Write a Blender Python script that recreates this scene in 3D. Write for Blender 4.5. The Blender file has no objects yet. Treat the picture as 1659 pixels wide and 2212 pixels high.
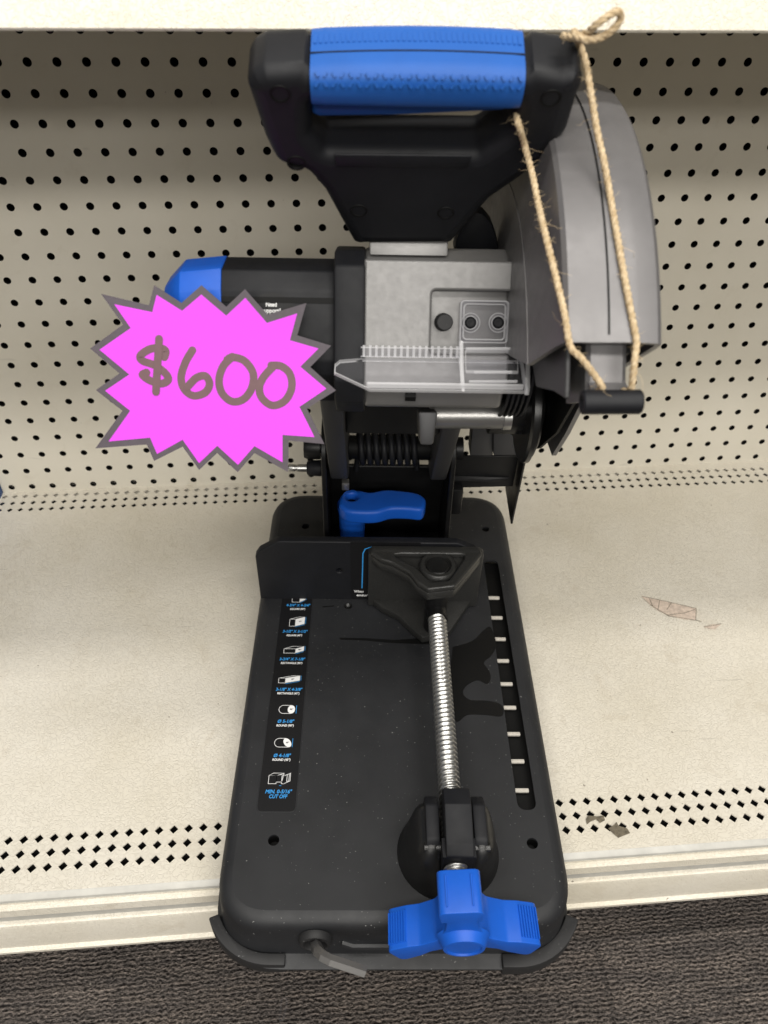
import bpy, bmesh, math, random
from mathutils import Vector, Matrix
random.seed(7)
R = math.radians
scene = bpy.context.scene
COL = scene.collection

# ------------------------------------------------------------------ camera
# world = frame of the saw: origin on the shelf under the base, +x right, +y towards the pegboard, +z up
CAM = Vector((-0.0195, -0.4604, 0.6697))
RIGHT = Vector((0.99978, -0.00609, 0.02013)).normalized()
FWD = Vector((0.0181, 0.7398, -0.6726)).normalized()
DOWN = FWD.cross(RIGHT).normalized()
RIGHT = DOWN.cross(FWD).normalized()
cam_d = bpy.data.cameras.new('camera')
cam = bpy.data.objects.new('camera', cam_d); COL.objects.link(cam)
cam_d.sensor_fit = 'VERTICAL'; cam_d.sensor_height = 36.0; cam_d.sensor_width = 27.0
cam_d.lens = 27.66
cam_d.clip_start = 0.01; cam_d.clip_end = 60
m = Matrix((RIGHT, -DOWN, -FWD)).transposed().to_4x4(); m.translation = CAM
cam.matrix_world = m
cam_d.dof.use_dof = True; cam_d.dof.focus_distance = 0.66; cam_d.dof.aperture_fstop = 9.0
scene.camera = cam

# ------------------------------------------------------------------ world, lamps, exposure
world = bpy.data.worlds.new('World'); scene.world = world; world.use_nodes = True
bg = world.node_tree.nodes['Background']
bg.inputs[0].default_value = (1.0, 0.97, 0.92, 1); bg.inputs[1].default_value = 0.115
scene.view_settings.view_transform = 'Standard'
scene.view_settings.look = 'None'; scene.view_settings.gamma = 1; scene.view_settings.exposure = 0
try: scene.view_settings.use_curve_mapping = False
except Exception: pass
TH = 0.0835
def board_to_world():
    rot = Matrix.Rotation(TH, 4, 'Z')
    return rot @ Matrix.Translation(Vector((-0.297, 0.345, 0)))
BW = board_to_world()              # shelf frame (x along the shelf, y=0 the pegboard face) -> world
def lamp(name, x, y, z, sx, sy, power, target, color):
    d = bpy.data.lights.new(name, 'AREA'); d.shape = 'RECTANGLE'; d.size = sx; d.size_y = sy
    d.energy = power; d.color = color
    o = bpy.data.objects.new(name, d); COL.objects.link(o)
    p = BW @ Vector((x, y, z)); t = BW @ Vector(target)
    o.matrix_world = Matrix.Translation(p) @ (t - p).to_track_quat('-Z', 'Y').to_matrix().to_4x4()
    return o
WARM = (1.0, 0.965, 0.905)
# four rows of ceiling strip lights of the store, running along the aisle
lamp('ceiling_strip_light', 0.35, -0.60, 2.65, 2.6, 0.22, 36, (0.35, -0.52, 0), WARM)
lamp('ceiling_strip_light', 0.40, -1.85, 2.65, 3.0, 0.26, 57, (0.35, -0.40, 0), WARM)
lamp('ceiling_strip_light', 0.55, -3.75, 2.65, 4.5, 0.30, 78, (0.3, -0.2, 0.2), WARM)
lamp('ceiling_strip_light', 0.55, -5.60, 2.70, 4.5, 0.35, 60, (0.3, -0.2, 0.3), WARM)

# ------------------------------------------------------------------ helpers
K = 1700.06
def ray(u, v):                      # photograph pixel at 1659x2212 -> direction
    return FWD + RIGHT * ((u - 829.5) / K) + DOWN * ((v - 1106.0) / K)
def LX(u, v, x): d = ray(u, v); return CAM + d * ((x - CAM.x) / d.x)
def LY(u, v, y): d = ray(u, v); return CAM + d * ((y - CAM.y) / d.y)
def LZ(u, v, z): d = ray(u, v); return CAM + d * ((z - CAM.z) / d.z)
def LP(u, v, c, n): d = ray(u, v); return CAM + d * (((c - CAM).dot(n)) / d.dot(n))

def link(name, me, mat=None, parent=None):
    o = bpy.data.objects.new(name, me); COL.objects.link(o)
    if mat: me.materials.append(mat)
    if parent: o.parent = parent
    return o
def smooth(me, ang=35):
    me.polygons.foreach_set('use_smooth', [True] * len(me.polygons))
    me.set_sharp_from_angle(angle=R(ang)); me.update()
def done(name, bm, mat, parent=None, ang=35, recalc=True):
    if recalc: bmesh.ops.recalc_face_normals(bm, faces=bm.faces)
    me = bpy.data.meshes.new(name); bm.to_mesh(me); bm.free(); smooth(me, ang)
    return link(name, me, mat, parent)
def tag(o, label=None, cat=None, group=None, kind=None):
    if label: o['label'] = label
    if cat: o['category'] = cat
    if group: o['group'] = group
    if kind: o['kind'] = kind
    return o
def empty(name, loc=(0, 0, 0)):
    o = bpy.data.objects.new(name, None); COL.objects.link(o); o.location = loc
    o.empty_display_size = 0.02
    return o
def bevel(bm, off, seg=2, ang=25, verts=None):
    bm.normal_update()
    es = [e for e in bm.edges if len(e.link_faces) == 2 and e.calc_face_angle(0) > R(ang)]
    if verts is not None: es = [e for e in es if e.verts[0] in verts or e.verts[1] in verts]
    if es: bmesh.ops.bevel(bm, geom=es, offset=off, segments=seg, profile=0.5, affect='EDGES', clamp_overlap=True)
def prism(bm, pts, a, b):
    """pts: list of 3d points of one cap; a -> b offset vectors"""
    a = Vector(a); b = Vector(b)
    v0 = [bm.verts.new(Vector(p) + a) for p in pts]; v1 = [bm.verts.new(Vector(p) + b) for p in pts]
    bm.faces.new(v0); bm.faces.new(list(reversed(v1)))
    n = len(pts)
    for i in range(n): bm.faces.new((v0[i], v1[i], v1[(i + 1) % n], v0[(i + 1) % n]))
    return v0 + v1
def box(bm, lo, hi):
    x0, y0, z0 = lo; x1, y1, z1 = hi
    return prism(bm, [(x0, y0, 0), (x1, y0, 0), (x1, y1, 0), (x0, y1, 0)], (0, 0, z0), (0, 0, z1))
def frame_of(d):
    d = d.normalized(); up = Vector((0, 0, 1)) if abs(d.z) < 0.9 else Vector((1, 0, 0))
    s = d.cross(up).normalized(); return s, s.cross(d).normalized()
def tube(bm, pts, r, n=10, caps=True):
    pts = [Vector(p) for p in pts]; rings = []
    s, t = frame_of(pts[1] - pts[0])
    for i, p in enumerate(pts):
        d = (pts[min(i + 1, len(pts) - 1)] - pts[max(i - 1, 0)]).normalized()
        s = (s - d * s.dot(d)).normalized(); t = d.cross(s)
        rr = r[i] if isinstance(r, (list, tuple)) else r
        rings.append([bm.verts.new(p + (s * math.cos(2 * math.pi * k / n) + t * math.sin(2 * math.pi * k / n)) * rr) for k in range(n)])
    for a, b in zip(rings, rings[1:]):
        for k in range(n): bm.faces.new((a[k], a[(k + 1) % n], b[(k + 1) % n], b[k]))
    if caps: bm.faces.new(list(reversed(rings[0]))); bm.faces.new(rings[-1])
def lathe(bm, axis_p, axis_d, prof, n=32):
    """prof: list of (distance along axis, radius); radius 0 closes"""
    p0 = Vector(axis_p); d = Vector(axis_d).normalized(); s, t = frame_of(d); rings = []
    for h, r in prof:
        if r <= 1e-6: rings.append([bm.verts.new(p0 + d * h)])
        else: rings.append([bm.verts.new(p0 + d * h + (s * math.cos(2 * math.pi * k / n) + t * math.sin(2 * math.pi * k / n)) * r) for k in range(n)])
    for a, b in zip(rings, rings[1:]):
        for k in range(n):
            k2 = (k + 1) % n
            if len(a) == 1 and len(b) == 1: continue
            if len(a) == 1: bm.faces.new((a[0], b[k2], b[k]))
            elif len(b) == 1: bm.faces.new((a[k], a[k2], b[0]))
            else: bm.faces.new((a[k], a[k2], b[k2], b[k]))
def spline(pts, n=8):
    pts = [Vector(p) for p in pts]; out = []
    for i in range(len(pts) - 1):
        p0 = pts[max(i - 1, 0)]; p1 = pts[i]; p2 = pts[i + 1]; p3 = pts[min(i + 2, len(pts) - 1)]
        for k in range(n):
            t = k / n
            out.append(0.5 * ((2 * p1) + (p2 - p0) * t + (2 * p0 - 5 * p1 + 4 * p2 - p3) * t * t + (3 * p1 - p0 - 3 * p2 + p3) * t ** 3))
    out.append(pts[-1]); return out
def round_poly(pts, r, n=6):
    """2d polygon with rounded corners; r a number or one per corner"""
    out = []; N = len(pts)
    for i in range(N):
        p = Vector(pts[i]); a = Vector(pts[i - 1]); b = Vector(pts[(i + 1) % N])
        rr = r[i] if isinstance(r, (list, tuple)) else r
        if rr <= 0: out.append(p); continue
        da = (a - p); db = (b - p); la = da.length; lb = db.length; da /= la; db /= lb
        ang = da.angle(db)
        d = min(rr / max(math.tan(ang / 2), 1e-4), la * 0.49, lb * 0.49)
        q0 = p + da * d; q1 = p + db * d
        for k in range(n + 1):
            t = k / n
            out.append(q0 * (1 - t) ** 2 + p * 2 * t * (1 - t) + q1 * t * t)
    return out
def circle2(cx, cy, r, n=24): return [Vector((cx + r * math.cos(2 * math.pi * k / n), cy + r * math.sin(2 * math.pi * k / n))) for k in range(n)]
def plate(name, loops, thick, bev, mat, parent, mw, bres=2, ang=35):
    """flat plate from closed 2d loops (first outer, the others holes); local z from 0 to thick, placed by matrix mw"""
    cu = bpy.data.curves.new(name, 'CURVE'); cu.dimensions = '2D'; cu.fill_mode = 'BOTH'
    cu.extrude = max(thick / 2 - bev, 0); cu.bevel_depth = bev; cu.bevel_resolution = bres
    cu.offset = -bev
    for lp in loops:
        s = cu.splines.new('POLY'); s.points.add(len(lp) - 1)
        for i, p in enumerate(lp): s.points[i].co = (p[0], p[1], 0, 1)
        s.use_cyclic_u = True
    t = bpy.data.objects.new(name, cu); COL.objects.link(t)
    dg = bpy.context.evaluated_depsgraph_get()
    me = bpy.data.meshes.new_from_object(t.evaluated_get(dg)); bpy.data.objects.remove(t); bpy.data.curves.remove(cu)
    me.name = name; me.transform(Matrix.Translation((0, 0, thick / 2))); me.transform(mw)
    me.materials.clear(); smooth(me, ang)
    return link(name, me, mat, parent)
def text_mesh(items, mw, name, mat, parent, depth=0.00012):
    """items: (string, x, y, cap height, width or None, align, shear); one mesh"""
    bm = bmesh.new()
    for s, x, y, h, w, al, shear in items:
        cu = bpy.data.curves.new('t', 'FONT'); cu.body = s; cu.size = h / 0.70; cu.align_x = al; cu.align_y = 'CENTER'
        cu.shear = shear; cu.extrude = depth / 2; cu.offset = h * 0.035; cu.resolution_u = 3
        o = bpy.data.objects.new('t', cu); COL.objects.link(o)
        dg = bpy.context.evaluated_depsgraph_get()
        me = bpy.data.meshes.new_from_object(o.evaluated_get(dg))
        sx = 1.0
        if w and len(me.vertices):
            xs = [v.co.x for v in me.vertices]; sx = w / max(max(xs) - min(xs), 1e-6)
        me.transform(Matrix.Translation((x, y, depth / 2)) @ Matrix.Diagonal((sx, 1, 1, 1)))
        bm.from_mesh(me); bpy.data.objects.remove(o); bpy.data.curves.remove(cu); bpy.data.meshes.remove(me)
    bm.transform(mw)
    return done(name, bm, mat, parent, recalc=False)
def ribbon(bm, pts, w, h=0.0001, closed=False):
    """flat stroke with round joints in the local xy plane, height h"""
    pts = [Vector((p[0], p[1])) for p in pts]
    if closed: pts = pts + [pts[0]]
    L = []; Rr = []
    for i, p in enumerate(pts):
        a = pts[i - 1] if i > 0 else (pts[-2] if closed else None)
        b = pts[i + 1] if i < len(pts) - 1 else (pts[1] if closed else None)
        d1 = (p - a).normalized() if a is not None and (p - a).length > 1e-9 else None
        d2 = (b - p).normalized() if b is not None and (b - p).length > 1e-9 else None
        d = d1 if d2 is None else d2 if d1 is None else (d1 + d2)
        if d.length < 1e-4: d = d2
        d = d.normalized(); n = Vector((-d.y, d.x)); k = 1.0
        if d1 is not None and d2 is not None: k = 1 / max(n.dot(Vector((-d1.y, d1.x))), 0.5)
        L.append(p + n * w / 2 * k); Rr.append(p - n * w / 2 * k)
    for i in range(len(pts) - 1):
        q = [L[i], Rr[i], Rr[i + 1], L[i + 1]]
        bm.faces.new([bm.verts.new((c.x, c.y, h)) for c in q])
def fillpoly(bm, pts, h): bm.faces.new([bm.verts.new((p[0], p[1], h)) for p in pts])
def basis(o, x, y):
    x = Vector(x).normalized(); y = Vector(y); y = (y - x * y.dot(x)).normalized(); z = x.cross(y)
    mm = Matrix((x, y, z)).transposed().to_4x4(); mm.translation = Vector(o); return mm

# ------------------------------------------------------------------ materials
def mat(name, col, rough=0.5, metal=0.0, **kw):
    ma = bpy.data.materials.new(name); ma.use_nodes = True; nt = ma.node_tree; N = nt.nodes; L = nt.links
    b = N['Principled BSDF']; b.inputs['Base Color'].default_value = (*col, 1)
    b.inputs['Roughness'].default_value = rough; b.inputs['Metallic'].default_value = metal
    if 'spec' in kw: b.inputs['Specular IOR Level'].default_value = kw['spec']
    tc = N.new('ShaderNodeTexCoord')
    def noise(scale, detail=3, rough_=0.6, dist=0.0, vec=None):
        n = N.new('ShaderNodeTexNoise'); n.inputs['Scale'].default_value = scale; n.inputs['Detail'].default_value = detail
        n.inputs['Roughness'].default_value = rough_; n.inputs['Distortion'].default_value = dist
        L.new(vec or tc.outputs['Object'], n.inputs['Vector']); return n.outputs['Fac']
    def ramp(fac, stops):
        r = N.new('ShaderNodeValToRGB'); e = r.color_ramp.elements
        while len(e) < len(stops): e.new(0.5)
        for i, (p, c) in enumerate(stops):
            e[i].position = p; e[i].color = (*c, 1) if len(c) == 3 else c
        L.new(fac, r.inputs['Fac']); return r.outputs['Color']
    def mix(a, b_, f, mode='MIX'):
        mx = N.new('ShaderNodeMix'); mx.data_type = 'RGBA'; mx.blend_type = mode
        for sock, val in ((mx.inputs[0], f), (mx.inputs[6], a), (mx.inputs[7], b_)):
            if hasattr(val, 'links') or hasattr(val, 'is_linked'): L.new(val, sock)
            elif isinstance(val, (int, float)): sock.default_value = val
            else: sock.default_value = (*val, 1)
        return mx.outputs[2]
    def bump(h, strength, dist, prev=None):
        bp = N.new('ShaderNodeBump'); bp.inputs['Strength'].default_value = strength; bp.inputs['Distance'].default_value = dist
        L.new(h, bp.inputs['Height'])
        if prev: L.new(prev, bp.inputs['Normal'])
        return bp.outputs['Normal']
    ma['_'] = 0
    del ma['_']
    return ma, dict(nt=nt, N=N, L=L, b=b, tc=tc, noise=noise, ramp=ramp, mix=mix, bump=bump)
def simple(name, col, rough=0.5, metal=0.0, var=0.0, vscale=30, bumps=0.0, bscale=600, specks=None, rvar=0.0, **kw):
    ma, g = mat(name, col, rough, metal, **kw)
    c = None
    if var:
        f = g['noise'](vscale, 4)
        lo = tuple(x * (1 - var) for x in col); hi = tuple(min(x * (1 + var), 1) for x in col)
        c = g['ramp'](f, [(0.3, lo), (0.7, hi)])
    if specks:
        sc, thr, scol = specks
        f = g['noise'](sc, 1.5, 0.5)
        msk = g['ramp'](f, [(thr, (0, 0, 0)), (thr + 0.02, (1, 1, 1))])
        f2 = g['noise'](sc * 0.06, 2)
        m2 = g['ramp'](f2, [(0.40, (0.25, 0.25, 0.25)), (0.62, (1, 1, 1))])
        mm = g['mix'](msk, m2, 1.0, 'MULTIPLY')
        c = g['mix'](c if c else col, scol, mm)
    if c: g['L'].new(c, g['b'].inputs['Base Color'])
    if rvar:
        f = g['noise'](vscale * 1.7, 4)
        mr = g['N'].new('ShaderNodeMapRange'); mr.inputs[3].default_value = rough - rvar; mr.inputs[4].default_value = rough + rvar
        mr.inputs[1].default_value = 0.3; mr.inputs[2].default_value = 0.7
        g['L'].new(f, mr.inputs[0]); g['L'].new(mr.outputs[0], g['b'].inputs['Roughness'])
    if bumps: g['L'].new(g['bump'](g['noise'](bscale, 2), bumps, 0.0006), g['b'].inputs['Normal'])
    return ma
M = {}
M['base'] = simple('black_powder_coat', (0.0165, 0.0172, 0.0192), 0.52, spec=0.4, var=0.15, vscale=25, bumps=0.12, bscale=1500, specks=(520, 0.735, (0.30, 0.30, 0.29)), rvar=0.06)
M['black'] = simple('black_plastic', (0.0080, 0.0085, 0.0108), 0.56, spec=0.30, var=0.15, vscale=40, bumps=0.10, bscale=1800, rvar=0.05)
M['blacksteel'] = simple('black_steel', (0.007, 0.007, 0.0075), 0.42, spec=0.35, var=0.2, vscale=40, bumps=0.06, bscale=900, rvar=0.06)
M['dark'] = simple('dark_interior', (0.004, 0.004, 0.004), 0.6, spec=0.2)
M['rubber'] = simple('black_rubber', (0.016, 0.016, 0.017), 0.62, bumps=0.1, bscale=1200, specks=(700, 0.73, (0.2, 0.2, 0.2)))
M['castblack'] = simple('black_cast_iron', (0.022, 0.022, 0.021), 0.40, bumps=0.55, bscale=520, rvar=0.08)
M['gloss'] = simple('glossy_black_casting', (0.010, 0.010, 0.010), 0.38, bumps=0.05, bscale=300, rvar=0.05)
M['grey'] = simple('grey_painted_casting', (0.205, 0.202, 0.200), 0.42, metal=0.35, var=0.025, vscale=140, bumps=0.10, bscale=1300, rvar=0.05)
M['guard'] = simple('grey_painted_guard', (0.165, 0.160, 0.162), 0.42, metal=0.35, var=0.03, vscale=90, bumps=0.08, bscale=1300, rvar=0.05)
M['darkgrey'] = simple('dark_grey_painted_metal', (0.052, 0.052, 0.054), 0.5, metal=0.2, bumps=0.1, bscale=900)
M['barmetal'] = simple('satin_cast_metal', (0.33, 0.325, 0.315), 0.34, metal=0.8, bumps=0.25, bscale=300)
M['blue'] = simple('blue_plastic', (0.009, 0.098, 0.52), 0.42, spec=0.35, var=0.06, vscale=40, bumps=0.06, bscale=1500, rvar=0.04)
M['bluegrip'] = simple('blue_rubber_grip', (0.013, 0.100, 0.40), 0.52, spec=0.35, var=0.05, vscale=40, bumps=0.10, bscale=1600)
M['zinc'] = simple('zinc_plated_steel', (0.60, 0.60, 0.585), 0.36, metal=1.0, var=0.1, vscale=200)
M['hexsteel'] = simple('dark_steel', (0.20, 0.195, 0.19), 0.42, metal=0.7, bumps=0.1, bscale=700)
M['screwblack'] = simple('black_oxide_steel', (0.010, 0.010, 0.010), 0.30)
M['pink'] = simple('pink_card', (0.68, 0.058, 0.76), 0.65, bumps=0.05, bscale=1500)
M['border'] = simple('grey_card', (0.078, 0.064, 0.078), 0.6, var=0.1, vscale=300)
M['ink'] = simple('brown_marker_ink', (0.135, 0.072, 0.080), 0.55, var=0.08, vscale=150)
M['white'] = simple('white_print', (0.82, 0.82, 0.82), 0.5)
M['blueprint'] = simple('blue_print', (0.035, 0.30, 0.72), 0.5)
M['label'] = simple('black_label_film', (0.006, 0.006, 0.007), 0.5, spec=0.3)
M['oil'] = simple('oil_film', (0.0045, 0.0045, 0.0045), 0.40, spec=0.35)
M['pale'] = simple('pale_gap_light', (0.50, 0.47, 0.42), 0.6, var=0.15, vscale=500)  # pale colour stands for lit shelf showing through the base slot
M['bluepanel'] = simple('blue_paint', (0.02, 0.08, 0.26), 0.5)
M['scrap'] = simple('dry_brown_scrap', (0.13, 0.11, 0.075), 0.7, var=0.45, vscale=300)
M['paperscrap'] = simple('thin_pale_scrap', (0.60, 0.50, 0.42), 0.6, var=0.25, vscale=250)
M['veins'] = simple('thin_dark_vein', (0.22, 0.19, 0.15), 0.7)

def paint(name, col, wrinkle, dirt, wscale=260):
    ma, g = mat(name, col, 0.46)
    f1 = g['noise'](5, 5, 0.62); f2 = g['noise'](22, 5, 0.7, 0.6)
    c = g['mix'](col, tuple(x * y for x, y in zip(col, (0.84, 0.82, 0.76))), g['ramp'](f1, [(0.38, (0, 0, 0)), (0.72, (dirt,) * 3)]))
    c = g['mix'](c, tuple(x * y for x, y in zip(col, (0.66, 0.60, 0.52))), g['ramp'](f2, [(0.58, (0, 0, 0)), (0.80, (dirt * 0.6,) * 3)]))
    # raised worm-like wrinkles of the textured coat
    n = g['noise'](wscale, 1.5, 0.5, 0.8)
    mt = g['N'].new('ShaderNodeMath'); mt.operation = 'SUBTRACT'; g['L'].new(n, mt.inputs[0]); mt.inputs[1].default_value = 0.5
    ab = g['N'].new('ShaderNodeMath'); ab.operation = 'ABSOLUTE'; g['L'].new(mt.outputs[0], ab.inputs[0])
    h = g['ramp'](ab.outputs[0], [(0.0, (0, 0, 0)), (0.055, (1, 1, 1))])
    crack = g['ramp'](ab.outputs[0], [(0.0, (wrinkle * 0.75,) * 3), (0.035, (0, 0, 0))])
    patch = g['ramp'](g['noise'](6, 4), [(0.40, (0.08, 0.08, 0.08)), (0.62, (1, 1, 1))])
    c = g['mix'](c, tuple(x * y for x, y in zip(col, (0.72, 0.68, 0.60))), g['mix'](crack, patch, 1.0, 'MULTIPLY'))
    mp_ = g['N'].new('ShaderNodeMapping'); mp_.inputs['Scale'].default_value = (14, 260, 60); mp_.inputs['Rotation'].default_value = (0, 0, 0.35); g['L'].new(g['tc'].outputs['Object'], mp_.inputs['Vector'])
    scr = g['ramp'](g['noise'](1.0, 2, 0.5, 0.2, mp_.outputs['Vector']), [(0.735, (0, 0, 0)), (0.76, (dirt * 0.55,) * 3)])
    c = g['mix'](c, tuple(x * 0.55 for x in col), scr)
    sp = g['ramp'](g['noise'](170, 1.5, 0.5), [(0.765, (0, 0, 0)), (0.785, (dirt * 0.8,) * 3)])
    c = g['mix'](c, (0.14, 0.11, 0.08), sp)
    g['L'].new(c, g['b'].inputs['Base Color'])
    g['L'].new(g['bump'](h, wrinkle, 0.0007), g['b'].inputs['Normal'])
    return ma
CREAM = (0.705, 0.665, 0.580)
M['shelf'] = paint('cream_textured_paint', CREAM, 0.50, 0.8)
M['board'] = paint('cream_pegboard_paint', (0.640, 0.606, 0.525), 0.05, 0.45)
M['lip'] = paint('cream_lip_paint', (0.78, 0.735, 0.64), 0.45, 0.95, 300)
M['track'] = simple('grey_price_track', (0.50, 0.49, 0.45), 0.4, var=0.12, vscale=60)

def clear_plastic(name='clear_plastic', lo=0.015, hi=0.16, col=(0.95, 0.95, 0.97)):
    ma, g = mat(name, col, 0.06)
    N, L = g['N'], g['L']
    tr = N.new('ShaderNodeBsdfTransparent'); tr.inputs[0].default_value = (0.96, 0.96, 0.97, 1)
    lw = N.new('ShaderNodeLayerWeight'); lw.inputs['Blend'].default_value = 0.25
    f = g['ramp'](lw.outputs['Facing'], [(0.0, (lo,) * 3), (0.6, (lo * 1.6,) * 3), (1.0, (hi,) * 3)])
    mx = N.new('ShaderNodeMixShader'); L.new(f, mx.inputs[0]); L.new(tr.outputs[0], mx.inputs[1]); L.new(g['b'].outputs[0], mx.inputs[2])
    L.new(mx.outputs[0], N['Material Output'].inputs['Surface'])
    return ma
M['edgeglint'] = clear_plastic('plastic_edge_glint', 0.30, 0.7)  # whiter copy: the light caught by polished edges is put into the colour
def edges_bright(o, lim=0.0037):
    me = o.data; me.materials.append(M['edgeglint'])
    for p in me.polygons:
        vs = [me.vertices[i].co for i in p.vertices]
        w = min((vs[k] - vs[k - 1]).length for k in range(len(vs))); 
        if w < lim and len(vs) == 4: p.material_index = 1
    return o
M['clear'] = clear_plastic()
def carpet():
    ma, g = mat('loop_pile_carpet', (0.1, 0.09, 0.085), 0.95, spec=0.1)
    N, L = g['N'], g['L']
    def vec(sx, sy):
        mp = N.new('ShaderNodeMapping'); mp.inputs['Scale'].default_value = (sx, sy, 1); L.new(g['tc'].outputs['Object'], mp.inputs['Vector']); return mp.outputs['Vector']
    wob = g['noise'](1.0, 3, 0.65, 0.5, vec(110, 40))
    # wavy rows of loops: sin of y displaced by noise
    sep = N.new('ShaderNodeSeparateXYZ'); L.new(g['tc'].outputs['Object'], sep.inputs[0])
    def math_(op, a, b_=None):
        n = N.new('ShaderNodeMath'); n.operation = op
        for i, v in enumerate((a, b_)):
            if v is None: continue
            if isinstance(v, (int, float)): n.inputs[i].default_value = v
            else: L.new(v, n.inputs[i])
        return n.outputs[0]
    y = math_('ADD', math_('MULTIPLY', sep.outputs['Y'], 1500.0), math_('MULTIPLY', wob, 14.0))
    rows = math_('ADD', math_('MULTIPLY', math_('SINE', y), 0.5), 0.5)
    loops = g['noise'](1.0, 2.5, 0.65, 0.4, vec(260, 560))
    loops = g['ramp'](loops, [(0.34, (0, 0, 0)), (0.66, (1, 1, 1))])
    hgt = math_('ADD', math_('MULTIPLY', rows, 0.45), math_('MULTIPLY', loops, 0.7))
    # long streaks and plank-like tiles of different yarn
    streak = g['ramp'](g['noise'](1.0, 5, 0.65, 0.3, vec(12, 85)), [(0.38, (0, 0, 0)), (0.60, (1, 1, 1))])
    vb = N.new('ShaderNodeTexBrick'); vb.inputs['Color1'].default_value = (0.115, 0.099, 0.088, 1); vb.inputs['Color2'].default_value = (0.165, 0.144, 0.130, 1)
    vb.inputs['Mortar'].default_value = (0.10, 0.088, 0.080, 1); vb.inputs['Mortar Size'].default_value = 0.003; vb.inputs['Scale'].default_value = 1.0
    vb.inputs['Brick Width'].default_value = 0.46; vb.inputs['Row Height'].default_value = 0.24; vb.offset = 0.37
    mp = N.new('ShaderNodeMapping'); mp.inputs['Location'].default_value = (0.27, 0.05, 0); L.new(g['tc'].outputs['Object'], mp.inputs['Vector']); L.new(mp.outputs['Vector'], vb.inputs['Vector'])
    c = g['mix'](vb.outputs['Color'], (0.085, 0.077, 0.074), g['mix']((0, 0, 0), (0.75, 0.75, 0.75), streak))
    dark = g['ramp'](hgt, [(0.15, (0.16, 0.155, 0.155)), (0.5, (0.85, 0.85, 0.85)), (1.0, (2.3, 2.22, 2.15))])  # loop tops painted brighter as highlights, gaps between loops darkened
    c = g['mix'](c, dark, 1.0, 'MULTIPLY')
    lint = g['ramp'](g['noise'](120, 1.2, 0.5), [(0.775, (0, 0, 0)), (0.79, (0.8, 0.8, 0.8))])
    c = g['mix'](c, (0.42, 0.38, 0.33), lint)
    L.new(c, g['b'].inputs['Base Color'])
    L.new(g['bump'](hgt, 1.0, 0.004), g['b'].inputs['Normal'])
    return ma
M['carpet'] = carpet()
def jute():
    ma, g = mat('jute_twine', (0.55, 0.43, 0.27), 0.85, spec=0.15)
    c = g['ramp'](g['noise'](420, 3, 0.6), [(0.3, (0.40, 0.29, 0.16)), (0.7, (0.68, 0.55, 0.37))])
    g['L'].new(c, g['b'].inputs['Base Color']); g['L'].new(g['bump'](g['noise'](1500, 2), 0.5, 0.0005), g['b'].inputs['Normal'])
    return ma
M['jute'] = jute()

# ------------------------------------------------------------------ setting: floor, shelf unit, pegboard
bm = bmesh.new(); vs = [bm.verts.new(p) for p in ((-3, -3, 0), (3, -3, 0), (3, 1.5, 0), (-3, 1.5, 0))]; bm.faces.new(vs)
fl = done('floor', bm, M['carpet']); fl.matrix_world = BW @ Matrix.Translation((0.3, 0, -0.165)); tag(fl, kind='structure')

def perforated(bm, x0, nx, ys, pitch, hole, thick, top=0.0, wall=0):
    """rows of square cells, each with a hole (list of (dx,dy) going round), lying in xy; hole walls go down by thick"""
    nh = len(hole)
    for y in ys:
        for i in range(nx):
            cx = x0 + i * pitch; h = pitch / 2
            inner = [bm.verts.new((cx + a, y + b, top)) for a, b in hole]
            low = [bm.verts.new((cx + a * 0.97, y + b * 0.97, top - thick)) for a, b in hole]
            outer = []
            for a, b in hole:
                s = h / max(abs(a), abs(b)); outer.append(bm.verts.new((cx + a * s, y + b * s, top)))
            for k in range(nh):
                k2 = (k + 1) % nh
                bm.faces.new((outer[k], outer[k2], inner[k2], inner[k]))
                bm.faces.new((inner[k], inner[k2], low[k2], low[k])).material_index = wall
def sheet(bm, x0, x1, y0, y1, z=0.0): bm.faces.new([bm.verts.new(p) for p in ((x0, y0, z), (x1, y0, z), (x1, y1, z), (x0, y1, z))])
SH = Matrix.Rotation(-0.00806, 4, 'Z')
P = 0.0127; D = 0.0040
dia = [(D, 0), (D / 2, D / 2), (0, D), (-D / 2, D / 2), (-D, 0), (-D / 2, -D / 2), (0, -D), (D / 2, -D / 2)]
# direction vectors of the ring must meet the cell corners: 8 directions at 45 degrees
shelf = empty('base_shelf'); shelf.matrix_world = BW @ SH
tag(shelf, 'cream metal base shelf with rows of diamond perforations, under the saw', 'shelf')
bm = bmesh.new()
xg = -0.0371 - 24 * P; NX = 116; xe0 = xg - P / 2; xe1 = xe0 + NX * P
yf0 = -0.466                                        # first front row (shelf frame)
perforated(bm, xg, NX, [yf0, yf0 - P, yf0 - 2 * P], P, dia, 0.0012)
yb0 = -0.0099
perforated(bm, xg + 0.0030, NX, [yb0, yb0 - P, yb0 - 2 * P], P, dia, 0.0012)
sheet(bm, xe0, xe1, yf0 + P / 2, yb0 - 2.5 * P)
sheet(bm, xe0, xe1, yb0 + P / 2, 0.012)
sheet(bm, xe0, xe1, -0.5115, yf0 - 2.5 * P)
deck = done('shelf_deck', bm, M['shelf'], shelf, recalc=False)
bm = bmesh.new(); box(bm, (xe0, -0.500, -0.030), (xe1, 0.010, -0.024))
done('shelf_underside', bm, M['dark'], shelf)
bm = bmesh.new(); sheet(bm, xe0, xe1, yb0 - P * 0.45, 0.011, -0.0045)
done('rear_rail', bm, M['board'], shelf)
def extrude_x(name, prof, x0, x1, ma, parent, bev=0.0, ang=30):
    b = bmesh.new(); prism(b, [(0, p[0], p[1]) for p in prof], (x0, 0, 0), (x1, 0, 0))
    if bev: bevel(b, bev, 2)
    return done(name, b, ma, parent, ang)
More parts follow.
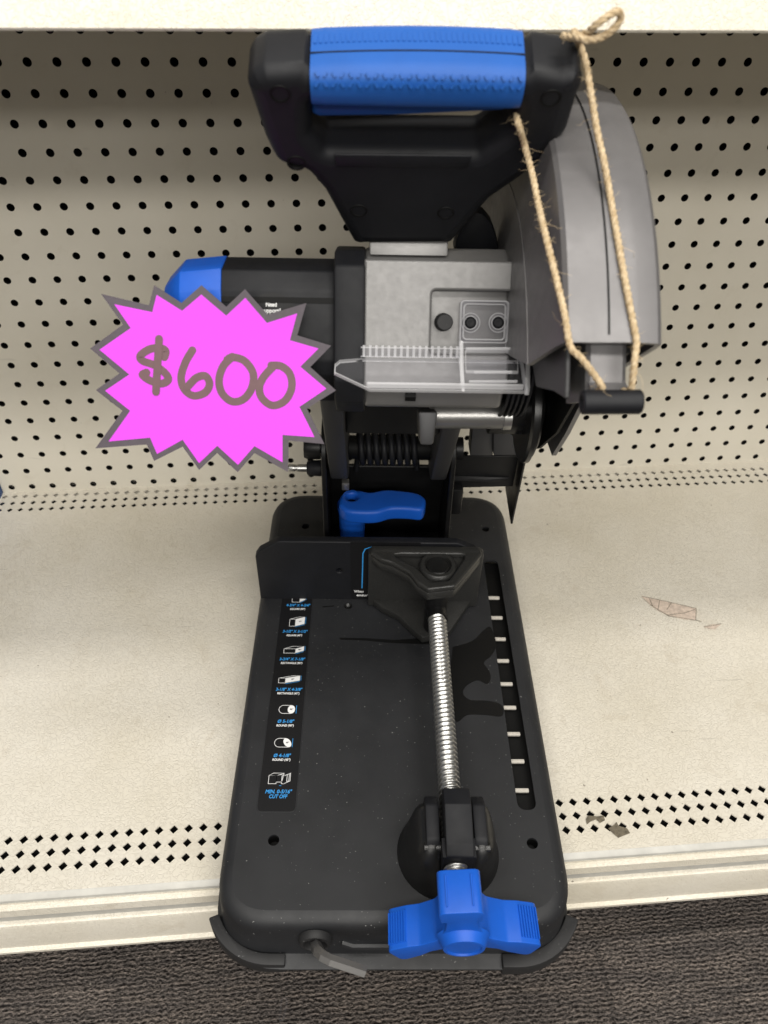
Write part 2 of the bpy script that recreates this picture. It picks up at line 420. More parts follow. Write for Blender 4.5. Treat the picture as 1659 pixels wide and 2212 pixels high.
# rounded front edge, price-track groove and front face of the shelf
extrude_x('front_bead', [(-0.5115, 0.0), (-0.5140, -0.0008), (-0.5160, -0.0030), (-0.5165, -0.0058), (-0.5150, -0.0085), (-0.5115, -0.0085)], xe0, xe1, M['track'], shelf)
extrude_x('front_lip', [(-0.5110, -0.0087), (-0.5185, -0.0092), (-0.5205, -0.0110), (-0.5215, -0.0205), (-0.5185, -0.0225), (-0.5180, -0.0345), (-0.5225, -0.0372),
                        (-0.5235, -0.0400), (-0.5245, -0.0775), (-0.5275, -0.0800), (-0.5275, -0.0835), (-0.5230, -0.0850), (-0.5110, -0.0850)], xe0, xe1, M['lip'], shelf)
extrude_x('price_track', [(-0.5178, -0.0228), (-0.5192, -0.0228), (-0.5192, -0.0342), (-0.5178, -0.0342)], xe0, xe1, M['track'], shelf)
bm = bmesh.new(); box(bm, (xe0, -0.470, -0.165), (xe1, -0.455, -0.031)); done('kick_plate', bm, M['dark'], shelf)

peg = empty('pegboard_panel'); peg.matrix_world = BW
tag(peg, 'cream pegboard back panel with rows of round black holes behind the saw', 'pegboard')
bm = bmesh.new(); PB = 0.0254; r = 0.0039; n = 24
hole = [(r * math.cos(2 * math.pi * k / n), r * math.sin(2 * math.pi * k / n)) for k in range(n)]
rows = [0.5163 - k * PB for k in range(-3, 21)]
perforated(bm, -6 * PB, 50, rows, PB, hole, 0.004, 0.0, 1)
sheet(bm, -6.5 * PB, 43.5 * PB, -0.006, rows[-1] - PB / 2)
bm.transform(Matrix.Rotation(R(90), 4, 'X'))
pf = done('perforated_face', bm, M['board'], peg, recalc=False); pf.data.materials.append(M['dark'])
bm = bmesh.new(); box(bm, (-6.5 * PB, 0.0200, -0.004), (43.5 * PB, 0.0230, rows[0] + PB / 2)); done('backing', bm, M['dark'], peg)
bm = bmesh.new(); box(bm, (-0.60, -0.012, -0.10), (-6.5 * PB - 0.0006, 0.03, 0.60)); bevel(bm, 0.002)
o = done('blue_panel', bm, M['bluepanel']); o.matrix_world = BW; tag(o, 'narrow sliver of a blue panel at the left end of the pegboard', 'panel')

up = empty('upper_shelf'); up.matrix_world = BW
tag(up, 'cream upper shelf whose lit front lip crosses above the saw handle', 'shelf')
UD = -0.332; UZ = 0.5800
extrude_x('front_lip', [(UD + 0.004, UZ + 0.001), (UD - 0.004, UZ), (UD - 0.0085, UZ + 0.0006), (UD - 0.0095, UZ + 0.002), (UD - 0.0045, UZ + 0.015), (UD - 0.0030, UZ + 0.018), (UD + 0.006, UZ + 0.034), (UD + 0.013, UZ + 0.042), (UD + 0.022, UZ + 0.046), (UD + 0.022, UZ + 0.040), (UD + 0.010, UZ + 0.034)], -0.45, 1.2, M['lip'], up)
bm = bmesh.new(); box(bm, (-0.45, UD + 0.0225, UZ + 0.038), (1.2, -0.001, UZ + 0.0455)); done('shelf_deck', bm, M['shelf'], up)

# ------------------------------------------------------------------ the saw
saw = empty('chop_saw', (0, 0, 0))
tag(saw, 'black and grey metal-cutting chop saw with blue handle grip, standing on the cream base shelf', 'chop saw')
ZT = 0.056
# --- base: stamped steel pan
BX0, BX1, BY0, BY1 = -0.1340, 0.1392, -0.2385, 0.2500
def ring(inset, rad, n=10):
    ix = inset if inset > 0 else inset * 0.30           # the flange is narrow along the sides
    return round_poly([(BX0 + ix, BY0 + inset), (BX1 - ix, BY0 + inset), (BX1 - ix, BY1 - inset), (BX0 + ix, BY1 - inset)], rad, n)
rings = []
er = 0.011
for k in range(6):
    a = k / 5 * math.pi / 2
    rings.append((er * (1 - math.sin(a)) + 0.001, ZT - er * (1 - math.cos(a))))
rings += [(-0.002, 0.018), (-0.0035, 0.0135), (-0.011, 0.0115), (-0.0135, 0.0105), (-0.0135, 0.0080)]
bm = bmesh.new(); prev = None
for ins, z in rings:
    cur = [bm.verts.new((p.x, p.y, z)) for p in ring(ins, 0.042 - ins)]
    if prev:
        for i in range(len(cur)): bm.faces.new((prev[i], prev[(i + 1) % len(cur)], cur[(i + 1) % len(cur)], cur[i]))
    prev = cur
base = done('base', bm, M['base'], saw, 50)
rings0 = ring(rings[0][0], 0.042 - rings[0][0])
SX, SY0, SY1 = 0.1128, -0.1475, 0.1385
slot = round_poly([(SX - 0.0078, SY0), (SX + 0.0078, SY0), (SX + 0.0078, SY1), (SX - 0.0078, SY1)], 0.0074, 8)
th_ = LZ(752, 1309, ZT)
holes = [circle2(-0.0921, 0.1891, 0.0042), circle2(0.1124, 0.1876, 0.0042), circle2(-0.0929, -0.1735, 0.0045), circle2(0.1127, -0.1754, 0.0045), circle2(th_.x, th_.y, 0.0042), slot]
top = plate('base_top', [rings0] + holes, 0.0024, 0.0, M['base'], base, Matrix.Translation((0, 0, ZT - 0.0024)))
top.data.name = 'base_top'
bm = bmesh.new(); lathe(bm, (th_.x, th_.y, ZT - 0.0085), (0, 0, 1), [(0, 0), (0, 0.0036)] + [(0.001 + 0.0006 * k, 0.0036 + (0.0005 if k % 2 else 0)) for k in range(12)], 20)
done('threaded_hole', bm, M['screwblack'], base)
for k in range(10):  # pale bars painted as lit shelf seen through gaps, not graduations
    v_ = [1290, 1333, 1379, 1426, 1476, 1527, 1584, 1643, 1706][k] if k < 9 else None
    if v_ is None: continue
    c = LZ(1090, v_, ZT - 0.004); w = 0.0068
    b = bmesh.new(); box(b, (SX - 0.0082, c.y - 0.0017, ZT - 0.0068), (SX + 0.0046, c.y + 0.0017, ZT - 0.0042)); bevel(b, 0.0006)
    done('lit_gap_bar', b, M['pale'], base)
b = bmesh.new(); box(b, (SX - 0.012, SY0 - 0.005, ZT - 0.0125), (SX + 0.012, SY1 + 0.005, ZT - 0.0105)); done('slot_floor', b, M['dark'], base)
for hx, hy in ((-0.0921, 0.1891), (0.1124, 0.1876), (-0.0929, -0.1735), (0.1127, -0.1754)):  # near-black plugs added to paint the shade inside the mounting holes
    b = bmesh.new(); lathe(b, (hx, hy, ZT - 0.0025), (0, 0, -1), [(0, 0.0047), (0.010, 0.0047), (0.010, 0)], 20); done('hole_shade_plug', b, M['dark'], base)
# embossed pad rim under the chart, thin engraved slit, scratches
LX0, LX1, LYB, LYT = -0.1095, -0.0770, -0.1505, 0.0800
lab = round_poly([(LX0, LYB), (LX1, LYB), (LX1, LYT), (LX0, LYT)], [0.005, 0.005, 0.0005, 0.0005], 6)
lab_in = round_poly([(LX0 + 0.0008, LYB + 0.0008), (LX1 - 0.0008, LYB + 0.0008), (LX1 - 0.0008, LYT), (LX0 + 0.0008, LYT)], [0.0045, 0.0045, 0.0004, 0.0004], 6)
plate('chart_rim', [lab, lab_in], 0.0006, 0.0002, M['base'], base, Matrix.Translation((0, 0, ZT - 0.0001)))
plate('size_chart', [lab_in], 0.0002, 0.0, M['label'], base, Matrix.Translation((0, 0, ZT + 0.00005)))
# chart lettering and pictograms
ZL = ZT + 0.0004
def yv(v): return LZ(620, v, ZT).y
def xv(u, v): return LZ(u, v, ZT).x
blue_i, white_i, black_i = [], [], []
rows_t = [(1308, 644, '4-3/4" X 4-3/4"', 1316, 'SQUARE (90°)'), (1364.5, 637, '3-1/2" X 3-1/2"', 1373, 'SQUARE (45°)'), (1424.5, 631, '3-3/4" X 7-1/8"', 1433, 'RECTANGLE (90°)'),
          (1490, 624, '3-1/8" X 4-3/8"', 1498.5, 'RECTANGLE (45°)'), (1559, 617, 'Ø 5-1/8"', 1568, 'ROUND (90°)'), (1633, 609, 'Ø 4-1/8"', 1642, 'ROUND (45°)')]
for vb_, u_, s1, vw, s2 in rows_t:
    cx = xv(u_, vb_)
    blue_i.append((s1, cx, yv(vb_), 0.0031, 0.0245 if 'X' in s1 else 0.0148, 'CENTER', 0.15))
    white_i.append((s2, cx - 0.0002, yv(vw), 0.0021, 0.0205 if 'REC' in s2 else 0.0155, 'CENTER', 0.15))
cx = xv(601, 1712)
blue_i += [('MIN. 0-5/16"', cx, yv(1711), 0.0032, 0.0222, 'CENTER', 0.2), ('CUT OFF', cx, yv(1721.5), 0.0032, 0.0152, 'CENTER', 0.2)]
bw = bmesh.new(); bb = bmesh.new()
def flush():
    global bw, bb
    for b_, nm, ma in ((bw, 'pictogram', M['white']), (bb, 'dimension_line', M['blueprint'])):
        b_.transform(Matrix.Translation((0, 0, ZL))); done(nm, b_, ma, base, recalc=False)
    bw = bmesh.new(); bb = bmesh.new()
def cuboid(vc, uc, wl, h, dx, dy, txt):
    """front face wl x h, receding by dx,dy; right face filled white"""
    cx, cy = xv(uc, vc), yv(vc); W = wl + dx; H = h + dy
    x0 = cx - W / 2; y0 = cy - H / 2; lw = 0.00042
    ribbon(bw, [(x0, y0), (x0 + wl, y0), (x0 + wl, y0 + h), (x0, y0 + h)], lw, 0, True)
    ribbon(bw, [(x0, y0 + h), (x0 + dx, y0 + h + dy), (x0 + wl + dx, y0 + h + dy), (x0 + wl, y0 + h)], lw, 0)
    fillpoly(bw, [(x0 + wl, y0), (x0 + wl + dx, y0 + dy), (x0 + wl + dx, y0 + h + dy), (x0 + wl, y0 + h)], 0)
    ribbon(bb, [(x0 + W + 0.001, y0 + dy), (x0 + W + 0.001, y0 + H)], 0.0004, 0)
    ribbon(bb, [(x0 + wl + 0.0004, y0 - 0.001), (x0 + W, y0 + dy - 0.001)], 0.0004, 0)
    black_i.append((txt, x0 + wl + dx * 0.5, y0 + (h + dy) * 0.5, 0.0013, 0.003, 'CENTER', 0.2)); flush()
cuboid(1291, 646, 0.0078, 0.0092, 0.0058, 0.0035, '90°')
cuboid(1343, 642, 0.0058, 0.0090, 0.0092, 0.0030, '45°')
cuboid(1404, 635, 0.0112, 0.0052, 0.0080, 0.0030, '90°')
cuboid(1468, 625, 0.0062, 0.0054, 0.0135, 0.0028, '45°')
for vc, uc, sk, txt in ((1533, 620, 0.0, '90°'), (1605, 611, 0.0030, '45°')):
    cx, cy = xv(uc, vc), yv(vc); w = 0.0145; h = 0.0086; e = 0.0033; x1 = cx + w / 2 - e; x0 = cx - w / 2 + h / 2
    arc = [(x1 - sk * 0.5, cy + h / 2)] + [(x0 + h / 2 * math.cos(a), cy + h / 2 * math.sin(a)) for a in [math.pi / 2 + math.pi * k / 12 for k in range(13)]] + [(x1 + sk * 0.5, cy - h / 2)]
    ribbon(bw, arc, 0.00042, 0)
    fillpoly(bw, [(x1 + e * math.cos(2 * math.pi * k / 24) - sk * 0.5 * math.sin(2 * math.pi * k / 24), cy + h / 2 * math.sin(2 * math.pi * k / 24)) for k in range(24)], 0)
    ribbon(bb, [(cx + w / 2 + 0.0012, cy - h / 2), (cx + w / 2 + 0.0012, cy + h / 2)], 0.0004, 0)
    black_i.append((txt, x1, cy, 0.0013, 0.003, 'CENTER', 0.2)); flush()
cx, cy = xv(605, 1682), yv(1683)
for q in ([(-0.0095, -0.0045), (-0.0030, -0.0045), (-0.0030, 0.0030), (-0.0095, 0.0030)], [(-0.0095, 0.0030), (-0.0058, 0.0052), (0.0030, 0.0052), (-0.0030, 0.0030)],
          [(-0.0030, -0.0030), (0.0015, -0.0030), (0.0030, 0.0046), (-0.0030, 0.0030)], [(0.0015, -0.0045), (0.0035, -0.0045), (0.0035, 0.0028), (0.0015, 0.0028)],
          [(0.0035, -0.0045), (0.0085, -0.0020), (0.0085, 0.0052), (0.0035, 0.0028)], [(0.0058, -0.0025), (0.0075, -0.0018), (0.0075, 0.0046), (0.0058, 0.0036)]):
    ribbon(bw, [(cx + a, cy + b_) for a, b_ in q], 0.0004, 0, True)
ribbon(bb, [(cx - 0.0002, cy - 0.0062), (cx + 0.0016, cy - 0.0062)], 0.0004, 0)
flush()
TM = Matrix.Translation((0, 0, ZL - 0.0001))
for it in blue_i: text_mesh([it], TM, 'blue_lettering', M['blueprint'], base)
for it in white_i: text_mesh([it], TM, 'white_lettering', M['white'], base)
for it in black_i: text_mesh([it], Matrix.Translation((0, 0, ZL + 0.00008)), 'black_lettering', M['label'], base)
# oil stains: thin dark films
stain = [(978, 1398), (1020, 1385), (1045, 1362), (1060, 1356), (1072, 1392), (1062, 1416), (1045, 1432), (1056, 1448), (1060, 1465), (1052, 1478), (1032, 1470), (1010, 1480), (1000, 1497), (1015, 1512), (1050, 1514), (1078, 1520), (1088, 1534), (1082, 1548), (1050, 1545), (1010, 1545), (988, 1560), (978, 1540), (972, 1470)]
sp = [LZ(u, v, ZT) for u, v in stain]
sp2 = spline(sp + [sp[0]], 5)[:-1]
plate('oil_stain', [[(p.x, p.y) for p in sp2]], 0.0002, 0.0, M['oil'], base, Matrix.Translation((0, 0, ZT + 0.0001)))
line = [(733, 1378), (790, 1379), (850, 1383), (900, 1380), (930, 1379), (930, 1392), (890, 1391), (840, 1389), (790, 1384), (735, 1382)]
plate('oil_streak', [[(p.x, p.y) for p in (LZ(u, v, ZT) for u, v in line)]], 0.0002, 0.0, M['oil'], base, Matrix.Translation((0, 0, ZT + 0.0001)))
a_, b__ = LZ(697, 1311, ZT), LZ(722, 1309, ZT)
plate('engraved_slit', [[(a_.x, a_.y - 0.0008), (b__.x, b__.y - 0.0006), (b__.x, b__.y + 0.0004), (a_.x, a_.y + 0.0004)]], 0.0002, 0, M['dark'], base, Matrix.Translation((0, 0, ZT + 0.0001)))
# front wall details: grommet hole and rolled ridge
g_ = LY(681, 2034, -0.2415)
b = bmesh.new(); lathe(b, (g_.x, -0.2385, g_.z), (0, -1, 0.06), [(0, 0.0125), (0.0035, 0.0125), (0.0055, 0.0112), (0.006, 0.0092), (0.004, 0.0078), (0.001, 0.0074), (0.001, 0)], 28)
done('grommet', b, M['rubber'], base)
b = bmesh.new(); tube(b, [(g_.x + 0.02, -0.2392, 0.029), (g_.x + 0.028, -0.2412, 0.028), (0.10, -0.2412, 0.028), (0.108, -0.2392, 0.029)], 0.003, 8); done('rolled_ridge', b, M['base'], base)
# rubber feet hugging the corners
def foot(cx, cy, sx, sy, r1):
    b = bmesh.new(); r0 = 0.046
    cx = cx - sx * 0.042; cy = cy - sy * 0.042; ext = 0.012
    an = [R(22) + k / 12 * R(68) for k in range(13)]
    out = [(r1 * math.cos(a), r1 * math.sin(a)) for a in an] + [(-ext, r1)]
    inn = [(-ext, r0)] + [(r0 * math.cos(a), r0 * math.sin(a)) for a in reversed(an)]
    poly = [(cx + sx * p[0], cy + sy * p[1], 0) for p in out + inn]
    prism(b, poly, (0, 0, 0.0), (0, 0, 0.0165)); bevel(b, 0.0012, 2, 40)
    return done('rubber_foot', b, M['rubber'], saw)
for sx, sy, r1 in ((1, -1, 0.0560), (-1, -1, 0.0545), (1, 1, 0.0500), (-1, 1, 0.0500)):
    foot(BX1 if sx > 0 else BX0, BY0 if sy < 0 else BY1, sx, sy, r1)

# --- fence
FY = 0.0800; FZ = 0.1385
fo = [(-0.1310, ZT), (-0.1310, 0.1175), (-0.1265, 0.1250), (-0.1075, FZ), (0.0660, FZ), (0.0870, 0.128), (0.0870, ZT)]
fo = round_poly(fo, [0.0, 0.006, 0.004, 0.008, 0.01, 0.008, 0.0], 5)
fh = LY(733, 1233, FY)
FM = Matrix(((1, 0, 0, 0), (0, 0, 1, FY), (0, 1, 0, 0), (0, 0, 0, 1)))
fence = plate('fence', [fo, circle2(fh.x, fh.z, 0.0030, 16)], 0.0085, 0.0012, M['black'], saw, FM)
lx0 = LY(757, 1200, FY).x; lz1 = LY(770, 1171, FY).z
FLM = basis((0, FY - 0.0002, 0), (1, 0, 0), (0, 0, 1))
b = bmesh.new(); fillpoly(b, [(lx0, ZT + 0.001), (0.03, ZT + 0.001), (0.03, lz1), (lx0, lz1)], 0); ribbon(b, [(lx0, lz1), (0.03, lz1)], 0.0004, 0.00005)
b.transform(FLM); done('warning_label', b, M['label'], fence, recalc=False)
b = bmesh.new(); c1 = LY(782, 1270, FY); c2 = LY(784, 1195, FY); c3 = LY(789, 1187, FY)
ribbon(b, [(c1.x, c1.z), (c2.x, c2.z), (c3.x, c3.z + 0.001), (c3.x + 0.006, c3.z + 0.004), (c3.x + 0.03, c3.z + 0.004)], 0.0011, 0.0002); b.transform(FLM)
done('blue_outline', b, M['blueprint'], fence, recalc=False)
t1 = LY(765, 1277, FY); t2 = LY(770, 1285, FY)
text_mesh([('When', t1.x, t1.z, 0.0032, 0.0098, 'LEFT', 0), ('ensure', t2.x, t2.z, 0.0032, 0.0140, 'LEFT', 0)], basis((0, FY - 0.0004, 0), (1, 0, 0), (0, 0, 1)), 'white_lettering', M['white'], fence)
b = bmesh.new(); e0 = LY(590, 1172, FY)
ribbon(b, [(lx0, FZ - 0.0016), (-0.10, FZ - 0.0016)], 0.0001, 0)
b.free()

# --- vise jaw with V gussets, pin, screw
jaw_b = bmesh.new()
jy = 0.0785
prism(jaw_b, [(p.x, 0, p.y) for p in round_poly([(-0.0205, ZT + 0.002), (0.0905, ZT + 0.002), (0.0905, 0.1335), (0.085, 0.1365), (-0.0165, 0.1365), (-0.0205, 0.132)], 0.003, 3)], (0, jy, 0), (0, jy - 0.009, 0))
for q, z0, z1 in (([(-0.019, 0.0715), (-0.0165, 0.0775), (0.0865, 0.0775), (0.0885, 0.0705), (0.0640, 0.0330), (0.0590, 0.0265), (0.0345, 0.0225), (0.0250, 0.0310), (0.0180, 0.0440), (0.0020, 0.0560), (-0.0080, 0.0600)], 0.120, 0.1302),
                  ([(-0.019, 0.0735), (0.087, 0.0735), (0.0800, 0.0640), (0.0600, 0.0300), (0.0330, 0.0220), (0.0230, 0.0330), (0.0100, 0.0500), (-0.0060, 0.0600)], ZT + 0.002, ZT + 0.011)):
    prism(jaw_b, [(p[0], p[1], 0) for p in q], (0, 0, z0), (0, 0, z1))
bevel(jaw_b, 0.0016, 2, 40)
jaw = done('vise_jaw', jaw_b, M['castblack'], saw)
outer = round_poly([(-0.019, 0.0700), (-0.0165, 0.0765), (0.0865, 0.0765), (0.0890, 0.0700), (0.0640, 0.0330), (0.0590, 0.0265), (0.0345, 0.0225), (0.0250, 0.0310), (0.0180, 0.0440), (0.0020, 0.0560), (-0.0080, 0.0600)], 0.003, 3)
inner = round_poly([(-0.0020, 0.0685), (0.0740, 0.0685), (0.0570, 0.0385), (0.0540, 0.0340), (0.0375, 0.0315), (0.0315, 0.0400), (0.0240, 0.0510)], 0.004, 3)
plate('raised_rim', [outer, inner], 0.0062, 0.0018, M['castblack'], jaw, Matrix.Translation((0, 0, 0.1300)))
b = bmesh.new(); px, py = 0.0455, 0.0548
lathe(b, (px, py, 0.1300), (0, 0, 1), [(0, 0.0185), (0.004, 0.0175), (0.0055, 0.0160), (0.0055, 0.0128), (0.001, 0.0124), (0.001, 0)], 36); done('pin_boss', b, M['castblack'], jaw)
b = bmesh.new(); lathe(b, (px, py, 0.1305), (0, 0, 1), [(0, 0.0110), (0.0028, 0.0108), (0.0034, 0.0098), (0.0030, 0.0085), (0.0030, 0)], 36); done('pivot_pin', b, M['screwblack'], jaw)
b = bmesh.new(); lathe(b, (0.0450, 0.0365, ZT + 0.010), (0, 0, 1), [(0, 0.0105), (0.055, 0.0105)], 28); tube(b, [(0.0450, 0.040, 0.0985), (0.0450, 0.020, 0.0985)], 0.0090, 20)
tube(b, [(0.0450, 0.0215, 0.0985), (0.0450, 0.0180, 0.0985)], 0.0098, 20)
done('screw_swivel', b, M['blacksteel'], jaw)
SXC, SZC = 0.0450, 0.0985
def threaded(y0, y1, rmax, rmin, pitch, nth=28, per=8):
    b = bmesh.new(); n = int(abs(y1 - y0) / pitch * per); rr = []
    for i in range(n + 1):
        y = y0 + (y1 - y0) * i / n; ringv = []
        for k in range(nth):
            a = 2 * math.pi * k / nth; f = ((y / pitch) + k / nth) % 1.0
            w = min(max(1.5 - abs(f - 0.5) * 5.0 + 0.0, 0), 1)
            w = 0.5 - 0.5 * math.cos(math.pi * w)
            q = rmin + (rmax - rmin) * w
            ringv.append(b.verts.new((SXC + q * math.cos(a), y, SZC + q * math.sin(a))))
        rr.append(ringv)
    for a, c in zip(rr, rr[1:]):
        for k in range(nth): b.faces.new((a[k], a[(k + 1) % nth], c[(k + 1) % nth], c[k]))
    b.faces.new(rr[0]); b.faces.new(rr[-1]); return b
screw = done('clamp_screw', threaded(0.0195, -0.236, 0.0088, 0.0070, 0.0043), M['zinc'], saw, 60)
# bracket: swelling casting + two ears + flip nut
b = bmesh.new(); cx, cy, ax, ay = 0.0447, -0.1830, 0.0405, 0.0385; nr, na = 16, 48; rr = [[b.verts.new((cx, cy, ZT + 0.040))]]
nr = 22
def lobe_h(x, y):
    h = 0
    for ex in (0.0295, 0.0645):
        dx = max(abs(x - ex) - 0.0030, 0); dx *= 1.0 if (x - ex) * (ex - 0.047) > 0 else 3.0
        dy = max(-0.198 - y, 0, y + 0.170) * 0.95
        d = min(math.hypot(dx, dy) / 0.0265, 1); h = max(h, 0.047 * (0.5 + 0.5 * math.cos(math.pi * d)) ** 0.85)
    return h
rr = [[b.verts.new((cx, cy, ZT + max(lobe_h(cx, cy), 0.002)))]]
for v_ in [v for v in b.verts if not v.link_faces and v is not rr[0][0]]: b.verts.remove(v_)
for i in range(1, nr + 1):
    t = i / nr; ringv = []
    for k in range(na):
        a = 2 * math.pi * k / na; x = cx + ax * t * math.cos(a); y = cy + ay * t * math.sin(a)
        h = max(lobe_h(x, y), 0.0020) * min(1, (1 - t) * 6)
        ringv.append(b.verts.new((x, y, ZT + h - (0.001 if i == nr else 0))))
    rr.append(ringv)
for k in range(na): b.faces.new((rr[0][0], rr[1][k], rr[1][(k + 1) % na]))
for p_, q_ in zip(rr[1:], rr[2:]):
    for k in range(na): b.faces.new((p_[k], q_[k], q_[(k + 1) % na], p_[(k + 1) % na]))
bracket = done('clamp_bracket', b, M['gloss'], saw, 80)
for x0, x1 in ((0.0245, 0.0348), (0.0600, 0.0700)):
    b = bmesh.new(); q = round_poly([(-0.206, 0.070), (-0.206, 0.094), (-0.196, 0.106), (-0.170, 0.109), (-0.160, 0.103), (-0.158, 0.070)], 0.006, 4)
    prism(b, [(0, p.x, p.y) for p in q], (x0, 0, 0), (x1, 0, 0)); bevel(b, 0.0015, 2, 40); done('ear', b, M['black'], bracket)
b = bmesh.new(); q = round_poly([(-0.2125, 0.092), (-0.2125, 0.1135), (-0.205, 0.118), (-0.178, 0.1245), (-0.164, 0.122), (-0.160, 0.112), (-0.160, 0.092)], 0.003, 4)
prism(b, [(0, p.x, p.y) for p in q], (0.0375, 0, 0), (0.0575, 0, 0)); bevel(b, 0.0012, 2, 30)
v2 = prism(b, [(0.0352, -0.2120, 0), (0.0592, -0.2120, 0), (0.0592, -0.198, 0), (0.0352, -0.198, 0)], (0, 0, 0.093), (0, 0, 0.1125))
nut = done('flip_nut', b, M['black'], saw)
b = bmesh.new(); tube(b, [(0.0232, -0.1985, 0.0985), (0.0715, -0.1985, 0.0985)], 0.0040, 16); done('nut_pin', b, M['screwblack'], nut)
# three-winged knob
KX, KZ = 0.0472, 0.0970
ARMS = ((R(97), 0.0455), (R(-21), 0.0560), (R(-146), 0.0555))
def knob():
    b = bmesh.new(); pts = []; rad = []
    for a0, L_ in ARMS:
        d = Vector((math.cos(a0), math.sin(a0))); s = Vector((d.y, -d.x))
        w_ = 1.0 if a0 > 1 else 0.72
        half = [(0.0160, 0.0115 * w_, 0.010), (0.0300, 0.0098 * w_, 0.008), (L_ - 0.0165, 0.0135 * w_, 0.006), (L_, 0.0150 * w_, 0.0055)]
        for ds, hf, rr in half: pts.append(d * ds - s * hf); rad.append(rr)
        for ds, hf, rr in reversed(half): pts.append(d * ds + s * hf); rad.append(rr)
    q = []
    pts = round_poly(list(reversed(pts)), list(reversed(rad)), 5)
    prism(b, [(KX + p.x, 0, KZ + p.y) for p in pts], (0, -0.2330, 0), (0, -0.2610, 0))
    bevel(b, 0.0032, 3, 40)
    for a0, L_ in ARMS[1:]:
        d = Vector((math.cos(a0), math.sin(a0))); s = Vector((-d.y, d.x)); s = s if s.y > 0 else -s
        for k in range(7):
            c = d * (L_ - 0.0155 + k * 0.0021) + s * (0.0099 + 0.0007 * k / 7)
            q = [(c - d * 0.0006 - s * 0.001), (c + d * 0.0006 - s * 0.001), (c + d * 0.0004 + s * 0.0012), (c - d * 0.0004 + s * 0.0012)]
            prism(b, [(KX + p.x, 0, KZ + p.y) for p in q], (0, -0.2365, 0), (0, -0.2575, 0))
    a0, L_ = ARMS[0]; d = Vector((math.cos(a0), math.sin(a0))); s = Vector((-d.y, d.x))
    for sg in (-1, 1):
        c = d * (L_ + 0.0002) + s * 0.0085 * sg
        q = [c - s * 0.0007 - d * 0.001, c + s * 0.0007 - d * 0.001, c + s * 0.0005 + d * 0.0009, c - s * 0.0005 + d * 0.0009]
        prism(b, [(KX + p.x, 0, KZ + p.y) for p in q], (0, -0.2370, 0), (0, -0.2570, 0))
    return b
kn = done('clamp_knob', knob(), M['blue'], saw, 40)
b = bmesh.new(); lathe(b, (KX, -0.2590, KZ), (0, -1, 0), [(0, 0.0185), (0.003, 0.0165), (0.0065, 0.0150), (0.0080, 0.0140), (0.0082, 0.0122), (0.0070, 0.0115), (0.0070, 0)], 40); done('hub', b, M['blue'], kn)
b = bmesh.new(); lathe(b, (SXC, -0.221, SZC), (0, -1, 0), [(0, 0.0105), (0.014, 0.0130)], 28); done('collar', b, M['blue'], kn)

# --- rear: pivot bracket, lugs, spring, lever, lock pin, deflector
PY, PZ = 0.160, 0.192
br = bmesh.new()
for x0, x1 in ((-0.0665, -0.0615), (0.0575, 0.0625)):
    q = [(PY - 0.042, ZT), (PY - 0.036, 0.150)] + [(PY + 0.034 * math.cos(a), PZ + 0.034 * math.sin(a)) for a in [R(190 - 190 * k / 16) for k in range(17)]] + [(PY + 0.045, ZT)]
    prism(br, [(0, p[0], p[1]) for p in q], (x0, 0, 0), (x1, 0, 0))
box(br, (-0.0613, 0.176, ZT), (0.0573, 0.181, 0.1550)); box(br, (-0.0613, 0.130, ZT), (0.0573, 0.1755, 0.063))
bevel(br, 0.0008, 1, 40)
pbr = done('pivot_bracket', br, M['blacksteel'], saw)
b = bmesh.new(); lathe(b, (-0.085, PY, PZ), (1, 0, 0), [(0, 0), (0, 0.011), (0.004, 0.0125), (0.016, 0.0125), (0.016, 0.0065), (0.150, 0.0065), (0.150, 0.0115), (0.157, 0.0115), (0.157, 0)], 24); done('pivot_shaft', b, M['blacksteel'], pbr)
b = bmesh.new()
box(b, (0.0628, 0.146, 0.115), (0.0760, 0.170, 0.150)); bevel(b, 0.003, 2); done('stop_block', b, M['blacksteel'], pbr)
def lug(x0, x1, nm):
    b = bmesh.new(); c1 = Vector((PY, PZ)); r1 = 0.0315; c2 = Vector((0.062, 0.345)); r2 = 0.026
    d = (c2 - c1); a = math.atan2(d.y, d.x); q = []
    for k in range(17): t = a + R(90) + math.pi * k / 16; q.append(c1 + Vector((math.cos(t), math.sin(t))) * r1)
    for k in range(17): t = a - R(90) + math.pi * k / 16; q.append(c2 + Vector((math.cos(t), math.sin(t))) * r2)
    prism(b, [(0, p.x, p.y) for p in q], (x0, 0, 0), (x1, 0, 0)); bevel(b, 0.0025, 2, 40)
    return done(nm, b, M['darkgrey'], saw)
lug(-0.0590, -0.0410, 'pivot_arm'); lug(0.0400, 0.0560, 'pivot_arm')
b = bmesh.new(); box(b, (-0.0408, 0.085, 0.264), (0.0398, 0.100, 0.375)); bevel(b, 0.002, 2); done('arm_web', b, M['blacksteel'], saw)
b = bmesh.new(); pts = []
for k in range(8 * 20 + 1):
    t = k / 20; pts.append((-0.0315 + t * 0.0074, PY + 0.0155 * math.cos(2 * math.pi * t), PZ + 0.0155 * math.sin(2 * math.pi * t)))
pts = [(-0.034, PY + 0.0155, 0.150), (-0.0325, PY + 0.0155, 0.172)] + pts + [(0.0278, PY + 0.0155, 0.172), (0.029, PY + 0.012, 0.155)]
tube(b, pts, 0.0029, 8); done('return_spring', b, M['black'], saw, 60)
b = bmesh.new(); lathe(b, (-0.0405, PY, PZ), (1, 0, 0), [(0, 0.0065), (0, 0.0120), (0.0800, 0.0120), (0.0800, 0.0065)], 24); done('spring_sleeve', b, M['dark'], saw)
b = bmesh.new(); box(b, (-0.0480, 0.142, 0.1505), (-0.0405, 0.150, 0.1600)); bevel(b, 0.001, 2); done('arm_stop', b, M['barmetal'], saw)
